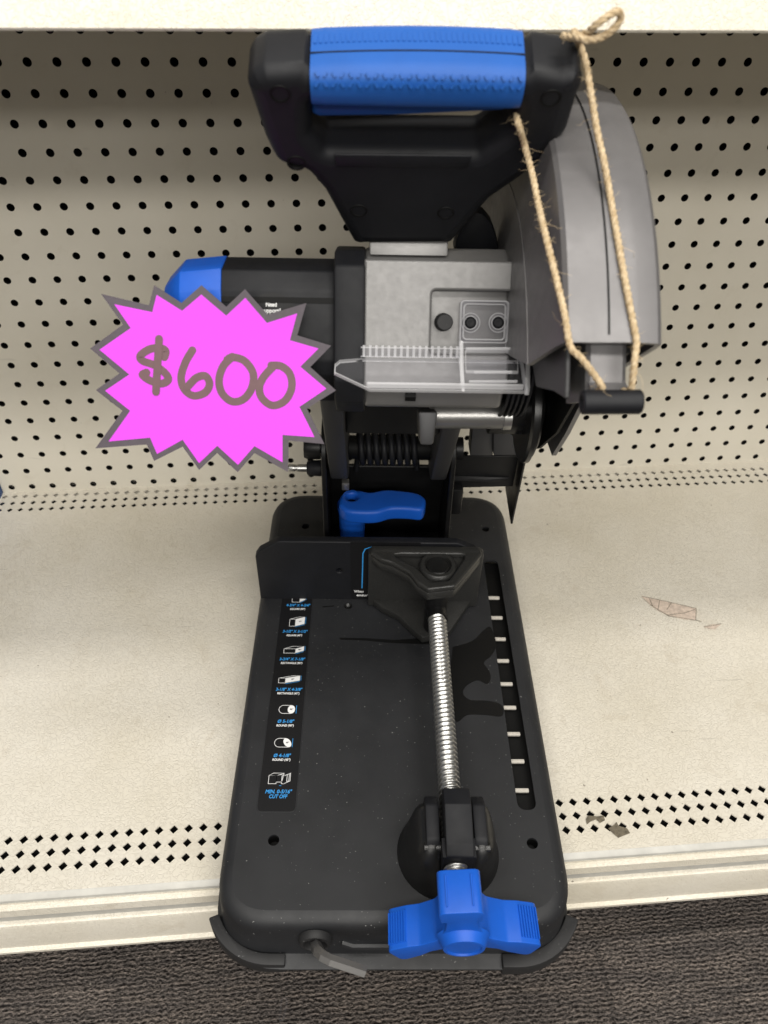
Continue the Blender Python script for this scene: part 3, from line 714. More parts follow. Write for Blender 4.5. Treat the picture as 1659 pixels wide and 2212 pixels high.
b = bmesh.new(); lathe(b, (-0.1015, 0.150, 0.1730), (1, 0, 0), [(0, 0), (0, 0.0030), (0.0012, 0.0036), (0.007, 0.0036), (0.0075, 0.0030), (0.009, 0.0030), (0.0095, 0.0038), (0.0200, 0.0038)], 20)
pin = done('lock_pin', b, M['zinc'], saw)
b = bmesh.new(); lathe(b, (-0.0825, 0.150, 0.1730), (1, 0, 0), [(0, 0), (0, 0.0062), (0.002, 0.0076), (0.014, 0.0082), (0.0155, 0.0070), (0.0158, 0)], 24); done('pin_knob', b, M['black'], pin)
# blue quick-release lever
LVZ = 0.150
lv = [(732, 1090), (735, 1070), (750, 1060), (775, 1057), (800, 1061), (830, 1056), (860, 1057), (900, 1063), (918, 1074), (919, 1088), (910, 1100), (880, 1098), (845, 1098), (815, 1106), (780, 1107), (748, 1103)]
lvp = [LZ(u, v, LVZ) for u, v in lv]
lvp = spline(lvp + [lvp[0]], 4)[:-1]
hc = LZ(760, 1072, LVZ)
lever = plate('lock_lever', [[(p.x, p.y) for p in lvp], circle2(hc.x, hc.y, 0.0056, 20)], 0.0165, 0.0038, M['blue'], saw, Matrix.Translation((0, 0, LVZ - 0.0165)), 4, 50)
b = bmesh.new(); lathe(b, (hc.x, hc.y + 0.001, LVZ - 0.012), (0, 0, -1), [(0, 0.0150), (0.004, 0.0148), (0.010, 0.0136), (0.045, 0.0128), (0.075, 0.0128)], 32); done('lever_stem', b, M['blue'], lever)
b = bmesh.new(); lathe(b, (hc.x, hc.y, LVZ - 0.0120), (0, 0, 1), [(0, 0), (0, 0.0062), (0.003, 0.0060), (0.003, 0)], 20); done('lever_bolt', b, M['dark'], lever)
# spark deflector
b = bmesh.new(); prism(b, [(0.0640, 0, 0.1420), (0.1280, 0, 0.1450), (0.1290, 0, 0.1850), (0.0640, 0, 0.1835)], (0, 0.158, 0), (0, 0.1605, 0))
wx = 0.1292
tri = [LX(1134, 984, wx), LX(1103, 1132, wx), LX(1091, 1052, wx)]
prism(b, tri + [Vector((wx, 0.158, 0.184))], (0, 0, 0), (0.0022, 0, 0)); bevel(b, 0.0004, 1, 40)
tube(b, [(0.066, 0.1575, 0.1560), (0.10, 0.1560, 0.1560), (0.122, 0.1575, 0.1565)], [0.004, 0.004, 0.0015], 10)
done('spark_deflector', b, M['blacksteel'], saw)

# --- motor and gear case (head tilted up about the pivot)
NF = Vector((0, -0.878, 0.479)).normalized(); TF = Vector((0, 0.479, 0.878)).normalized(); CF = Vector((0, 0.035, 0.400))
def F(u, v, off): return LP(u, v, CF + NF * off, NF)
def H(x, n, t): return Vector((x, 0, 0)) + CF + NF * n + TF * t      # head frame: x, towards viewer, up along the face
def hprism(b, prof, x0, x1): return prism(b, [H(0, n, t) for n, t in prof], (x0, 0, 0), (x1, 0, 0))
gear_prof = [(0.047, 0.036), (0.030, 0.0460), (-0.030, 0.0435), (-0.055, 0.034), (-0.055, -0.045), (-0.030, -0.062), (0.034, -0.0565), (0.047, -0.0420)]
XG0 = F(786, 700, 0.055).x; XG1 = 0.0680
b = bmesh.new(); hprism(b, gear_prof, XG0, XG1); bevel(b, 0.003, 3, 20)
gear = done('gear_case', b, M['grey'], saw, 30)
GM = basis(CF + NF * 0.0460, (1, 0, 0), TF)
px0 = F(930, 700, 0.050).x; pt1, pt0 = 0.0185, -0.0205
face = [(XG0, -0.0425), (XG1, -0.0425), (XG1, pt0), (px0, pt0), (px0, pt1), (XG1, pt1), (XG1, 0.0365), (XG0, 0.0365)]
plate('front_cover', [round_poly(face, [0.001, 0.001, 0.0015, 0.003, 0.003, 0.0015, 0.001, 0.001], 4)], 0.0098, 0.0016, M['grey'], gear, GM, 3)
b = bmesh.new(); s_ = F(962, 693, 0.062); c_ = H(s_.x, 0, (s_ - CF).dot(TF) - 0.0008)
lathe(b, c_ + NF * 0.0465, NF, [(0, 0.0058), (0.0120, 0.0052), (0.0128, 0.0046), (0.0128, 0)], 28); done('lock_button', b, M['rubber'], gear)
# small boss under the case, spindle lock bar, spacer
b = bmesh.new(); y_ = 0.004; a_ = LY(925, 896, y_); e_ = LY(1086, 896, y_)
tube(b, [a_ + Vector((0.004, 0, 0)), e_], 0.0100, 20); lathe(b, a_ + Vector((0.004, 0, 0)), (-1, 0, 0), [(0, 0.0100), (0.003, 0.0080), (0.004, 0)], 20); bar = done('spindle_bar', b, M['barmetal'], gear)
b = bmesh.new(); tube(b, [e_, e_ + Vector((0.0055, 0, 0))], 0.0108, 20); done('bar_collar', b, M['zinc'], gear)
b = bmesh.new(); q = [F(903, 888, 0.02), F(945, 888, 0.02), F(935, 960, 0.02), F(907, 960, 0.02)]
prism(b, q, NF * 0.004, NF * -0.02); bevel(b, 0.002, 2); done('arm_boss', b, M['darkgrey'], gear)
top_n = H(0, 0.010, 0.0530)
b = bmesh.new(); hprism(b, [(0.0455, 0.0395), (0.0430, 0.0505), (0.030, 0.0530), (0.032, 0.045)], XG0 + 0.003, 0.028); bevel(b, 0.0012, 2, 30); done('top_boss', b, M['grey'], gear)
b = bmesh.new(); s_ = H(0.006, 0.0420, -0.0500); hprism(b, [(0.0405, -0.0478), (0.0440, -0.0450), (0.0440, -0.0490), (0.0405, -0.0520)], 0.003, 0.010); done('vent_slot', b, M['dark'], gear)
# collar + motor
def scaled(p, k): return [(n * k, t * k) for n, t in p]
col_prof = [(0.0575, 0.032), (0.046, 0.0425), (0.018, 0.0470), (-0.030, 0.0445), (-0.056, 0.034), (-0.056, -0.046), (-0.030, -0.064), (0.018, -0.0620), (0.046, -0.0530), (0.0575, -0.038)]
XC0 = F(721, 700, 0.056).x
b = bmesh.new(); hprism(b, col_prof, XC0, XG0 + 0.0006); bevel(b, 0.002, 2, 15); done('motor_collar', b, M['black'], saw, 30)
mot_prof = [(0.0500, 0.0170), (0.0465, 0.0295), (0.0260, 0.0385), (-0.026, 0.0380), (-0.048, 0.030), (-0.048, -0.040), (-0.026, -0.056), (0.020, -0.0545), (0.0460, -0.036), (0.0500, -0.026)]
XM0 = F(478, 640, 0.05).x
b = bmesh.new(); hprism(b, mot_prof, XM0 - 0.001, XC0 + 0.001); bevel(b, 0.0015, 2, 15)
motor = done('motor_housing', b, M['black'], saw, 30)
b = bmesh.new()
for n0, t0, n1, t1 in ((0.0508, 0.0125, 0.0495, 0.0155),):
    hprism(b, [(0.049, 0.0095), (0.0507, 0.0095), (0.0507, 0.0130), (0.049, 0.0130)], XM0, XC0)
done('housing_groove', b, M['dark'], motor)
XE0 = F(342, 620, 0.045).x
b = bmesh.new(); n_ = len(mot_prof); st = [(XM0, 1.02), (XM0 - 0.0265, 1.0), (XE0 + 0.0015, 0.72), (XE0, 0.66)]; prev = None
for x, k in st:
    cur = [b.verts.new(H(x, n * k, t * k + (0.0 if k > 1 else -0.002))) for n, t in mot_prof]
    if prev:
        for i in range(n_): b.faces.new((prev[i], prev[(i + 1) % n_], cur[(i + 1) % n_], cur[i]))
    else: b.faces.new(list(reversed(cur)))
    prev = cur
b.faces.new(prev); bevel(b, 0.0010, 2, 15); done('end_cap', b, M['blue'], motor, 18)
s_ = F(588, 672, 0.0512); sc = (s_ - CF).dot(TF)
SM = basis(CF + NF * 0.0502, (1, 0, 0), TF)
b = bmesh.new(); fillpoly(b, circle2(s_.x, sc - 0.004, 0.0155, 40), 0.0001); b.transform(SM); done('support_sticker', b, M['label'], motor, recalc=False)
a_ = F(586, 658, 0.0502); c_ = F(586, 671, 0.0502)
text_mesh([('Need', a_.x, (a_ - CF).dot(TF), 0.0026, 0.0068, 'CENTER', 0), ('support?', a_.x, (c_ - CF).dot(TF), 0.0026, 0.0118, 'CENTER', 0)], SM @ Matrix.Translation((0, 0, 0.0002)), 'white_lettering', M['white'], motor)

# --- clear chip shield
sh_b = bmesh.new()
q = [F(994, 648, 0.049), F(1099, 647, 0.049), F(1100, 742, 0.049), F(996, 745, 0.049)]
xs0, xs1 = q[0].x, q[1].x; ts1 = (q[0] - CF).dot(TF); ts0 = (q[2] - CF).dot(TF)
SHM = basis(CF + NF * 0.0472, (1, 0, 0), TF)
shield = plate('chip_shield', [round_poly([(xs0, ts0 - 0.004), (xs1, ts0 - 0.004), (xs1, ts1), (xs0, ts1)], [0.0005, 0.0005, 0.003, 0.003], 4)], 0.0032, 0.0007, M['clear'], saw, SHM)
rim = round_poly([(xs0, ts0), (xs1, ts0), (xs1, ts1), (xs0, ts1)], 0.003, 4); rim_i = round_poly([(xs0 + 0.0028, ts0 + 0.0028), (xs1 - 0.0028, ts0 + 0.0028), (xs1 - 0.0028, ts1 - 0.0028), (xs0 + 0.0028, ts1 - 0.0028)], 0.002, 4)
plate('shield_rim', [rim, rim_i], 0.0035, 0.0008, M['clear'], shield, SHM @ Matrix.Translation((0, 0, 0.0033)))
for u_ in (1017, 1077):
    s_ = F(u_, 697, 0.053); t_ = (s_ - CF).dot(TF); c_ = H(s_.x, 0.0505, t_)
    plate('screw_boss', [circle2(s_.x, t_, 0.0062, 24), circle2(s_.x, t_, 0.0038, 20)], 0.0022, 0.0006, M['clear'], shield, SHM @ Matrix.Translation((0, 0, 0.0033)))
    b = bmesh.new(); lathe(b, c_, NF, [(0, 0.0037), (0.0012, 0.0036), (0.0022, 0.0026), (0.0024, 0.0012), (0.0018, 0)], 24); sc_ = done('screw', b, M['black'], shield)
    b = bmesh.new()
    for w_, h_ in ((0.0034, 0.0007), (0.0007, 0.0034)):
        prism(b, [c_ + NF * 0.00235 + Vector((a, 0, 0)) * w_ + TF * d * h_ for a, d in ((-.5, -.5), (.5, -.5), (.5, .5), (-.5, .5))], (0, 0, 0), NF * 0.0002)
# ledge: near-horizontal tray with ribbed rear edge and side walls
LB = Vector((0, -0.0275, 0.4075)); LF = Vector((0, -0.0560, 0.4030)); LD = (LF - LB).normalized(); LN = Vector((1, 0, 0)).cross(LD).normalized()
LN = LN if LN.z > 0 else -LN
xl0, xl1, xl2 = -0.0425, -0.0262, 0.0762; dl = (LF - LB).length
ledge = plate('shield_ledge', [[(xl0, 0.006), (xl0 + 0.003, 0.002), (xl1, 0.0), (xl2, 0.0), (xl2, dl), (xl1 + 0.006, dl), (xl0, 0.014)]], 0.0026, 0.0006, M['clear'], shield, basis(LB, (1, 0, 0), LD))
b = bmesh.new()
box(b, (xl1, -0.0012, 0.0), (xs0, 0.0012, 0.0060)); nrib = 16
for k in range(nrib):
    x = xl1 + (xs0 - xl1) * (k + 0.5) / nrib; box(b, (x - 0.0008, -0.0014, 0.0002), (x + 0.0008, 0.0032, 0.0062))
b.transform(basis(LB + Vector((0, -0.001, 0.0016)), (1, 0, 0), (0, 0.15, 1)) @ Matrix(((1, 0, 0, 0), (0, 0, 1, 0), (0, -1, 0, 0), (0, 0, 0, 1))))
done('ribbed_edge', b, M['clear'], shield)
b = bmesh.new()
prism(b, [Vector((0, -0.0285, 0.4085)), Vector((0, -0.0600, 0.4025)), Vector((0, -0.0610, 0.4080)), Vector((0, -0.0450, 0.4220)), Vector((0, -0.0215, 0.4270))], (xl2 - 0.0026, 0, 0), (xl2, 0, 0))
prism(b, [Vector((0, -0.0285, 0.4085)), Vector((0, -0.0580, 0.4032)), Vector((0, -0.0450, 0.4080)), Vector((0, -0.0260, 0.4200))], (xs0 - 0.001, 0, 0), (xs0 + 0.0014, 0, 0))
prism(b, [LF + Vector((xl1 + 0.004, 0, 0.0005)), LF + Vector((xl2 - 0.003, 0, 0.0005)), LF + Vector((xl2 - 0.003, -0.0005, 0.0042)), LF + Vector((xl1 + 0.004, -0.0005, 0.0042))], (0, 0, 0), (0, 0.0022, 0))
prism(b, [Vector((xs0 + 0.003, -0.0270, 0.412)), Vector((xl2 - 0.004, -0.0270, 0.412)), Vector((xl2 - 0.004, -0.0400, 0.4045)), Vector((xs0 + 0.003, -0.0400, 0.4045))], (0, 0, 0), (0, 0.001, 0.0022))
for z_, y_, w_ in ((0.4165, -0.0290, 0.0), (0.4095, -0.0450, 0.004), (0.4060, -0.0500, 0.001)):  # thin bars added to stand for bright reflection streaks in the plastic
    prism(b, [Vector((xs0 + 0.003 + w_, y_, z_)), Vector((xl2 - 0.005 - w_, y_, z_ + 0.0006)), Vector((xl2 - 0.005 - w_, y_ - 0.0008, z_ - 0.0008)), Vector((xs0 + 0.003 + w_, y_ - 0.0008, z_ - 0.0012))], (0, 0, 0), (0, -0.0006, 0.0010))
bevel(b, 0.0004, 1, 40); done('shield_wall', b, M['clear'], shield)

for o_ in [shield] + [c for c in shield.children if c.name.startswith('shield') or c.name.startswith('ribbed') or c.name.startswith('screw_boss')]: edges_bright(o_)

# --- blade guard
GC = Vector((0, 0.035, 0.328)); GR = 0.2170
A0, A1 = R(137), R(-40)
def gp(x, r, a): return Vector((x, GC.y + r * math.cos(a), GC.z + r * math.sin(a)))
sec = [(0.0672, 0.160), (0.0680, 0.172), (0.0720, 0.2085), (0.0738, 0.2150), (0.0760, GR), (0.0955, GR + 0.0010), (0.1060, GR + 0.0020), (0.1100, 0.2188), (0.1195, 0.2170), (0.1222, 0.2140), (0.1228, 0.2050), (0.1228, 0.0900)]
def sweep(sec, a0, a1, n, thick=0.003):
    b = bmesh.new(); rr = []
    ins = []
    for i, (x, r) in enumerate(sec):
        p0 = Vector(sec[max(i - 1, 0)]); p1 = Vector(sec[min(i + 1, len(sec) - 1)]); d = (p1 - p0).normalized(); nrm = Vector((d.y, -d.x))
        ins.append((x + nrm.x * thick, r + nrm.y * thick))
    loop = list(sec) + list(reversed(ins))
    for k in range(n + 1):
        a = a0 + (a1 - a0) * k / n; rr.append([b.verts.new(gp(x, r, a)) for x, r in loop])
    m_ = len(loop)
    for p_, q_ in zip(rr, rr[1:]):
        for i in range(m_): b.faces.new((p_[i], p_[(i + 1) % m_], q_[(i + 1) % m_], q_[i]))
    for e in (rr[0], rr[-1]):
        N_ = len(sec)
        for i in range(N_ - 1): b.faces.new((e[i], e[i + 1], e[m_ - 2 - i], e[m_ - 1 - i]))
    return b
guard = done('blade_guard', sweep(sec, A0, A1, 64), M['guard'], saw, 14)
b = bmesh.new()        # side plates, cut along a chord near the arbor
arc = [gp(0, 0.162, A0 + (A1 - A0) * k / 30) for k in range(31)]
prism(b, arc + [gp(0, 0.10, R(-30)), gp(0, 0.05, R(60)), gp(0, 0.1115, R(129))], (0.0668, 0, 0), (0.0698, 0, 0))
done('guard_side_plate', b, M['guard'], guard)
b = bmesh.new(); arc = [gp(0, 0.100, A0 + (A1 - A0) * k / 30) for k in range(31)]
prism(b, arc + [gp(0, 0.034, R(-70)), gp(0, 0.036, R(-130)), gp(0, 0.046, R(168))], (0.1190, 0, 0), (0.1222, 0, 0)); done('guard_side_plate', b, M['guard'], guard)
b = bmesh.new(); pts = [gp(0, 0.196, A0 + (A1 - A0) * k / 32) for k in range(33)] + [gp(0, 0.052, R(-75)), gp(0, 0.032, R(-110)), gp(0, 0.034, R(-173)), gp(0, 0.050, R(166)), gp(0, 0.092, R(143))]; prism(b, pts, (0.1110, 0, 0), (0.1130, 0, 0)); done('guard_shade_sheet', b, M['dark'], guard)  # black sheet paints the shade inside the guard, no real liner
b = bmesh.new(); n = 30; q = []
for k in range(n + 1):
    a = A0 - R(1) - R(62) * k / n; q.append(gp(0, GR + 0.0013, a))
for i in range(n):
    a, c = q[i], q[i + 1]; 
    vv = [b.verts.new(p) for p in (a + Vector((0.0948, 0, 0)), a + Vector((0.0957, 0, 0)), c + Vector((0.0957, 0, 0)), c + Vector((0.0948, 0, 0)))]
    b.faces.new(vv)
    for v in vv: v.co += (v.co - Vector((v.co.x, GC.y, GC.z))).normalized() * 0.0002
done('guard_seam', b, M['dark'], guard)
# retracted lower guard: nose strip, side panel and lift tube
lsec = [(0.0740, 0.050), (0.0740, 0.1900), (0.0790, 0.2000), (0.0880, 0.2040), (0.1085, 0.2040), (0.1120, 0.2000), (0.1120, 0.1650)]
lower = done('lower_guard', sweep([(0.0870, 0.170), (0.0880, 0.2035), (0.0900, 0.2055), (0.1060, 0.2055), (0.1085, 0.2030), (0.1090, 0.170)], R(110), R(144.5), 14, 0.0025), M['guard'], saw, 30)
b = bmesh.new(); pts = [gp(0, 0.2000, R(115) + R(29) * k / 10) for k in range(11)] + [gp(0, 0.1750, R(142.5)), gp(0, 0.130, R(140)), gp(0, 0.118, R(132)), gp(0, 0.100, R(115))]
prism(b, pts, (0.0785, 0, 0), (0.0815, 0, 0)); bevel(b, 0.0008, 1, 40); done('guard_panel', b, M['darkgrey'], lower)
b = bmesh.new(); tc = LY(1320, 868, -0.142); t0, t1 = LY(1256, 869, -0.142), LY(1385, 868, -0.142)
lathe(b, t0, t1 - t0, [(0.0012, 0.0030), (0, 0.0040), (0, 0.0053), (0.0008, 0.0060), ((t1 - t0).length - 0.0008, 0.0060), ((t1 - t0).length, 0.0053), ((t1 - t0).length, 0)], 28)
lathe(b, t0, t1 - t0, [(0.0012, 0.0030), (0.008, 0.0028), (0.008, 0)], 28)
done('lift_tube', b, M['black'], lower)
b = bmesh.new(); lt = gp(0.0985, 0.2040, R(148)); prism(b, [gp(0.0890, 0.2050, R(142)), gp(0.1080, 0.2050, R(142)), Vector((0.1080, tc.y + 0.004, tc.z)), Vector((0.0890, tc.y + 0.004, tc.z))], (0, 0, 0), (0, 0.005, 0.001)); done('nose_tab', b, M['guard'], lower)
# bare arbor with ribbed seal and flanges (no blade fitted)
b = bmesh.new(); prof = [(0, 0.0560)]
for k in range(5): prof += [(0.0004 + k * 0.0034, 0.0575), (0.0018 + k * 0.0034, 0.0575), (0.0022 + k * 0.0034, 0.0545), (0.0032 + k * 0.0034, 0.0545)]
prof += [(0.0180, 0.050), (0.018, 0)]
lathe(b, (0.0700, CF.y - 0.006, CF.z - 0.006), (1, 0, 0), prof, 48); arb = done('ribbed_neck', b, M['black'], saw, 25)
b = bmesh.new(); lathe(b, (0.0700, GC.y, GC.z), (1, 0, 0), [(0, 0), (0, 0.020), (0.0250, 0.020), (0.0250, 0.040), (0.0268, 0.042), (0.0300, 0.042), (0.0304, 0.038), (0.0325, 0.038), (0.0330, 0.034), (0.0350, 0.033), (0.0350, 0.016), (0.0400, 0.015), (0.0400, 0)], 48)
done('arbor_flange', b, M['screwblack'], saw, 25)
b = bmesh.new()
q = [LY(1021, 921, 0.155), LY(1065, 921, 0.155), LY(1065, 985, 0.155), LY(1015, 985, 0.155)]
prism(b, q, (0, 0, 0), (0, 0.020, 0)); q = [LY(1066, 915, 0.150), LY(1130, 915, 0.150), LY(1130, 984, 0.150), LY(1066, 984, 0.150)]; prism(b, q, (0, 0, 0), (0, 0.020, 0)); bevel(b, 0.0012, 2)
done('rear_chute', b, M['darkgrey'], saw)

# --- D handle
LEAN = R(28); HT = 0.017
HO = Vector((0, 0.042, 0.455)); HU = Vector((0, -math.sin(LEAN), math.cos(LEAN)))
HN = Vector((0, -math.cos(LEAN), -math.sin(LEAN)))      # leans towards the viewer: the face looks slightly down
def HP(u, v, off=0.014):
    p = LP(u, v, HO + HN * off, HN); return Vector((p.x, (p - HO).dot(HU)))
def HPo(u, v): return HP(u, v, -0.010 if v <= 85 else (-0.002 if v <= 135 else 0.014))
ho = [(762, 524), (700, 412), (662, 368), (598, 352), (572, 300), (540, 205), (536, 130), (552, 82), (575, 70), (660, 66), (674, 80), (900, 76), (1134, 83), (1148, 71), (1212, 80), (1245, 100), (1254, 130), (1248, 210), (1225, 285), (1150, 368), (1060, 430), (978, 524)]
hol = round_poly([HPo(*p) for p in ho], [0.002, 0.012, 0.012, 0.010, 0.010, 0.012, 0.006, 0.004, 0.006, 0.0, 0, 0, 0, 0, 0.006, 0.005, 0.005, 0.012, 0.01, 0.012, 0.012, 0.002], 5)
hi = [(672, 215), (1105, 215), (1112, 232), (1100, 280), (1030, 328), (705, 325), (672, 285)]
hil = round_poly([HP(*p) for p in hi], 0.005, 5)
HM = basis(HO - HN * HT, (1, 0, 0), HU)
# basis z axis = x cross HU ; make sure it is HN
if (Vector((1, 0, 0)).cross(HU)).dot(HN) < 0: HM = basis(HO + HN * HT, (1, 0, 0), HU)
handle = plate('handle', [hol, hil], 2 * HT, 0.0085, M['black'], saw, HM, 4, 50)
def in_handle(p2, off): return HO + HN * off + Vector((p2.x, 0, 0)) + HU * p2.y
b = bmesh.new(); q = [LY(u, v, 0.058) for u, v in ((980, 548), (985, 515), (1002, 482), (1028, 458), (1045, 462), (1062, 482), (1074, 515), (1078, 548))]
prism(b, q, (0, 0, 0), (0, 0.014, 0)); bevel(b, 0.002, 2, 40); done('rear_boss', b, M['black'], gear)
# blue over-moulded grip: rounded sleeve
gl, gr = HP(668, 140).x, HP(1140, 140).x
GD = 0.0195; GRD = 0.0105
gst = []
for u_, va, vb_ in ((668, 65, 223), (904, 60, 228), (1140, 69, 232)):
    a_, b_ = HP(u_, va, -0.012).y, HP(u_, vb_, 0.013).y; gst.append(((a_ + b_) / 2, (a_ - b_) / 2))
def gsec(t):
    w = ((1 - t) * (1 - 2 * t), 4 * t * (1 - t), t * (2 * t - 1)); return sum(a * g[0] for a, g in zip(w, gst)), sum(a * g[1] for a, g in zip(w, gst))
def gprof(t): gc, gh = gsec(t); return [Vector((p.x, p.y + gc)) for p in round_poly([(-GD, -gh), (GD, -gh), (GD, gh), (-GD, gh)], GRD, 8)]
b = bmesh.new(); rr = []
for k in range(17):
    t = k / 16; x = gl + (gr - gl) * t; prof = gprof(t); gc = gsec(t)[0]; e = 0.975 if k in (0, 16) else 1.0
    rr.append([b.verts.new(HO + Vector((x, 0, 0)) + HN * (p.x * e) + HU * (gc + (p.y - gc) * e)) for p in prof])
for p_, q_ in zip(rr, rr[1:]):
    for i in range(len(prof)): b.faces.new((p_[i], p_[(i + 1) % len(prof)], q_[(i + 1) % len(prof)], q_[i]))
b.faces.new(rr[0]); b.faces.new(rr[-1])
def grip_pt(u, v):               # point of the grip sleeve's front or top at a pixel, with its normal
    t = (u - 668) / 472; gc, gh = gsec(t); best = None; pr = gprof(t)
    for p0, p1 in zip(pr, pr[1:]):
        for f in (0.0, 0.25, 0.5, 0.75):
            q = p0 + (p1 - p0) * f
            if q.x < 0 or q.y < gc - gh + 0.001: continue
            p = LP(u, v, HO + HN * q.x, HN); d = abs((p - HO).dot(HU) - q.y)
            if best is None or d < best[0]: best = (d, p, q.x, q.y - gc)
    d, p, n_, y_ = best; ex, ey = GD - GRD, gh - GRD
    nn = Vector((max(n_ - ex, 0), y_ - max(min(y_, ey), -ey)))
    nn = nn.normalized() if nn.length > 1e-6 else Vector((1, 0))
    return p, HN * nn.x + HU * nn.y
for row, (v0, v1, sz) in enumerate(((160, 170, 0.85), (181, 188, 0.85))):
    for k in range(25):
        t = 0.035 + 0.93 * k / 24; sg = 1 if (k + row) % 2 else -1
        c, nn = grip_pt(668 + 472 * t, v0 + (v1 - v0) * t); tt = nn.cross(Vector((1, 0, 0))).normalized(); tt = tt if tt.z > 0 else -tt
        dv = (Vector((1, 0, 0)) * 0.7 + tt * sg).normalized() * 0.0016 * sz; sv = (tt * 0.7 - Vector((1, 0, 0)) * sg).normalized() * 0.0007 * sz
        prism(b, [c - dv - sv, c + dv - sv, c + dv + sv, c - dv + sv], nn * -0.0010, nn * 0.0009)
for k in range(38):
    t = 0.02 + 0.96 * k / 37; x = gl + (gr - gl) * t; gc, gh = gsec(t)
    c = HO + Vector((x, 0, 0)) + HU * (gc + gh) - HN * 0.003
    prism(b, [c + Vector((-0.0008, 0, 0)), c + Vector((0.0008, 0, 0)), c + Vector((0.0008, 0, 0)) - HN * 0.006, c + Vector((-0.0008, 0, 0)) - HN * 0.006], HU * -0.0006, HU * 0.0004)
grip = done('grip', b, M['bluegrip'], handle, 40)
# parting line round the whole handle, on its top
b = bmesh.new(); top_pts = []
for k in range(9):
    t = k / 8; x = gl + (gr - gl) * t; gc, gh = gsec(t)
    top_pts.append(HO + Vector((x, 0, 0)) + HU * (gc + gh) + HN * 0.003)
tube(b, top_pts, 0.0005, 6); done('parting_line', b, M['dark'], handle)
b = bmesh.new(); q = [HP(672, 216, 0.006), HP(1095, 218, 0.006), HP(1095, 236, 0.006), HP(1000, 240, 0.006), HP(850, 247, 0.006), HP(690, 249, 0.006), HP(672, 243, 0.006)]
prism(b, [in_handle(p, 0) for p in q], HN * 0.0075, HN * -0.0100); bevel(b, 0.0025, 2, 30); done('trigger', b, M['bluegrip'], handle)
b = bmesh.new(); q = [HP(722, 322), HP(1020, 325), HP(1010, 352), HP(726, 349)]
prism(b, [in_handle(p, HT - 0.001) for p in q], (0, 0, 0), HN * 0.002); bevel(b, 0.0012, 2, 30); done('raised_panel', b, M['black'], handle)
for u_, v_ in ((605, 203), (1190, 212), (640, 352), (775, 455), (963, 460)):
    b = bmesh.new(); c2 = HP(u_, v_, HT); c_ = in_handle(c2, HT); lathe(b, c_ - HN * 0.002, HN, [(0, 0.0), (0, 0.0036), (0.0023, 0.0040), (0.0025, 0.0050), (0.0021, 0.0054)], 20); done('screw_hole', b, M['dark'], handle)

# ------------------------------------------------------------------ separate things
# price sign: starburst card leaning against the motor
SO = 0.0640
def sg(x, y): return F(240 + 0 + x / 2.07375 if False else (240 + x / 2.07375) / 1.29114, (640 + y / 2.07375) / 1.29114, SO)
SGM = basis(CF + NF * SO, (1, 0, 0), TF)
def s2(x, y): p = sg(x, y); return Vector((p.x, (p - CF).dot(TF)))
outp = [(88, 372), (365, 438), (395, 322), (553, 425), (668, 322), (812, 447), (920, 345), (1050, 492), (1275, 425), (1222, 612), (1418, 672), (1297, 795), (1445, 930), (1278, 1035), (1378, 1240), (1172, 1220), (1168, 1402), (975, 1292), (878, 1403), (760, 1292), (655, 1390), (560, 1255), (395, 1338), (352, 1243), (55, 1265), (212, 1048), (58, 928), (195, 832), (25, 688), (215, 550)]
inp = [(165, 432), (385, 478), (410, 378), (557, 470), (668, 376), (812, 498), (922, 395), (1047, 540), (1222, 485), (1180, 640), (1345, 688), (1240, 793), (1390, 920), (1235, 1025), (1322, 1200), (1137, 1187), (1137, 1345), (975, 1252), (880, 1360), (760, 1250), (655, 1350), (560, 1215), (412, 1297), (372, 1203), (132, 1225), (257, 1048), (112, 932), (252, 838), (80, 695), (260, 570)]
sign = plate('price_sign', [[s2(*p) for p in outp]], 0.0007, 0.0, M['border'], None, SGM)
tag(sign, 'bright pink starburst price card with brown handwritten $600, leaning on the motor', 'price sign')
b = bmesh.new(); fillpoly(b, [s2(*p) for p in inp], 0.00085); b.transform(SGM); done('pink_face', b, M['pink'], sign, recalc=False)
b = bmesh.new(); W_ = 0.00475
def stroke(pts, hh, closed=False, w=W_):
    sp_ = spline([Vector((p[0], p[1], 0)) for p in pts], 8); q = [s2(p.x, p.y) for p in sp_]
    f0 = len(b.verts); ribbon(b, q, w, hh); b.verts.ensure_lookup_table()
    for k in range(f0, len(b.verts)): b.verts[k].co.z += ((k - f0) // 4) * 2.0e-6      # later ink lies on earlier ink
    fillpoly(b, circle2(q[0].x, q[0].y, w / 2, 16), hh - 1.5e-5); fillpoly(b, circle2(q[-1].x, q[-1].y, w / 2, 16), hh + len(q) * 2.0e-6 + 1.5e-5)
stroke([(455, 738), (462, 702), (430, 685), (370, 692), (318, 728), (328, 758), (400, 785), (462, 832), (477, 868), (440, 890), (380, 876), (330, 842), (352, 826)], 0.00100)
stroke([(425, 632), (416, 780), (407, 938)], 0.00135)
stroke([(617, 698), (578, 765), (552, 850), (568, 920), (622, 960), (690, 942), (716, 892), (692, 847), (640, 857), (588, 910)], 0.00101)
stroke([(818, 752), (850, 738), (918, 760), (967, 830), (960, 915), (912, 980), (845, 993), (788, 945), (771, 870), (795, 790), (848, 735)], 0.00102)
stroke([(1072, 785), (1130, 790), (1180, 835), (1190, 915), (1150, 990), (1078, 1016), (1018, 972), (1004, 910), (1030, 850), (1085, 790)], 0.00103)
b.transform(SGM); done('handwritten_price', b, M['ink'], sign, recalc=False)

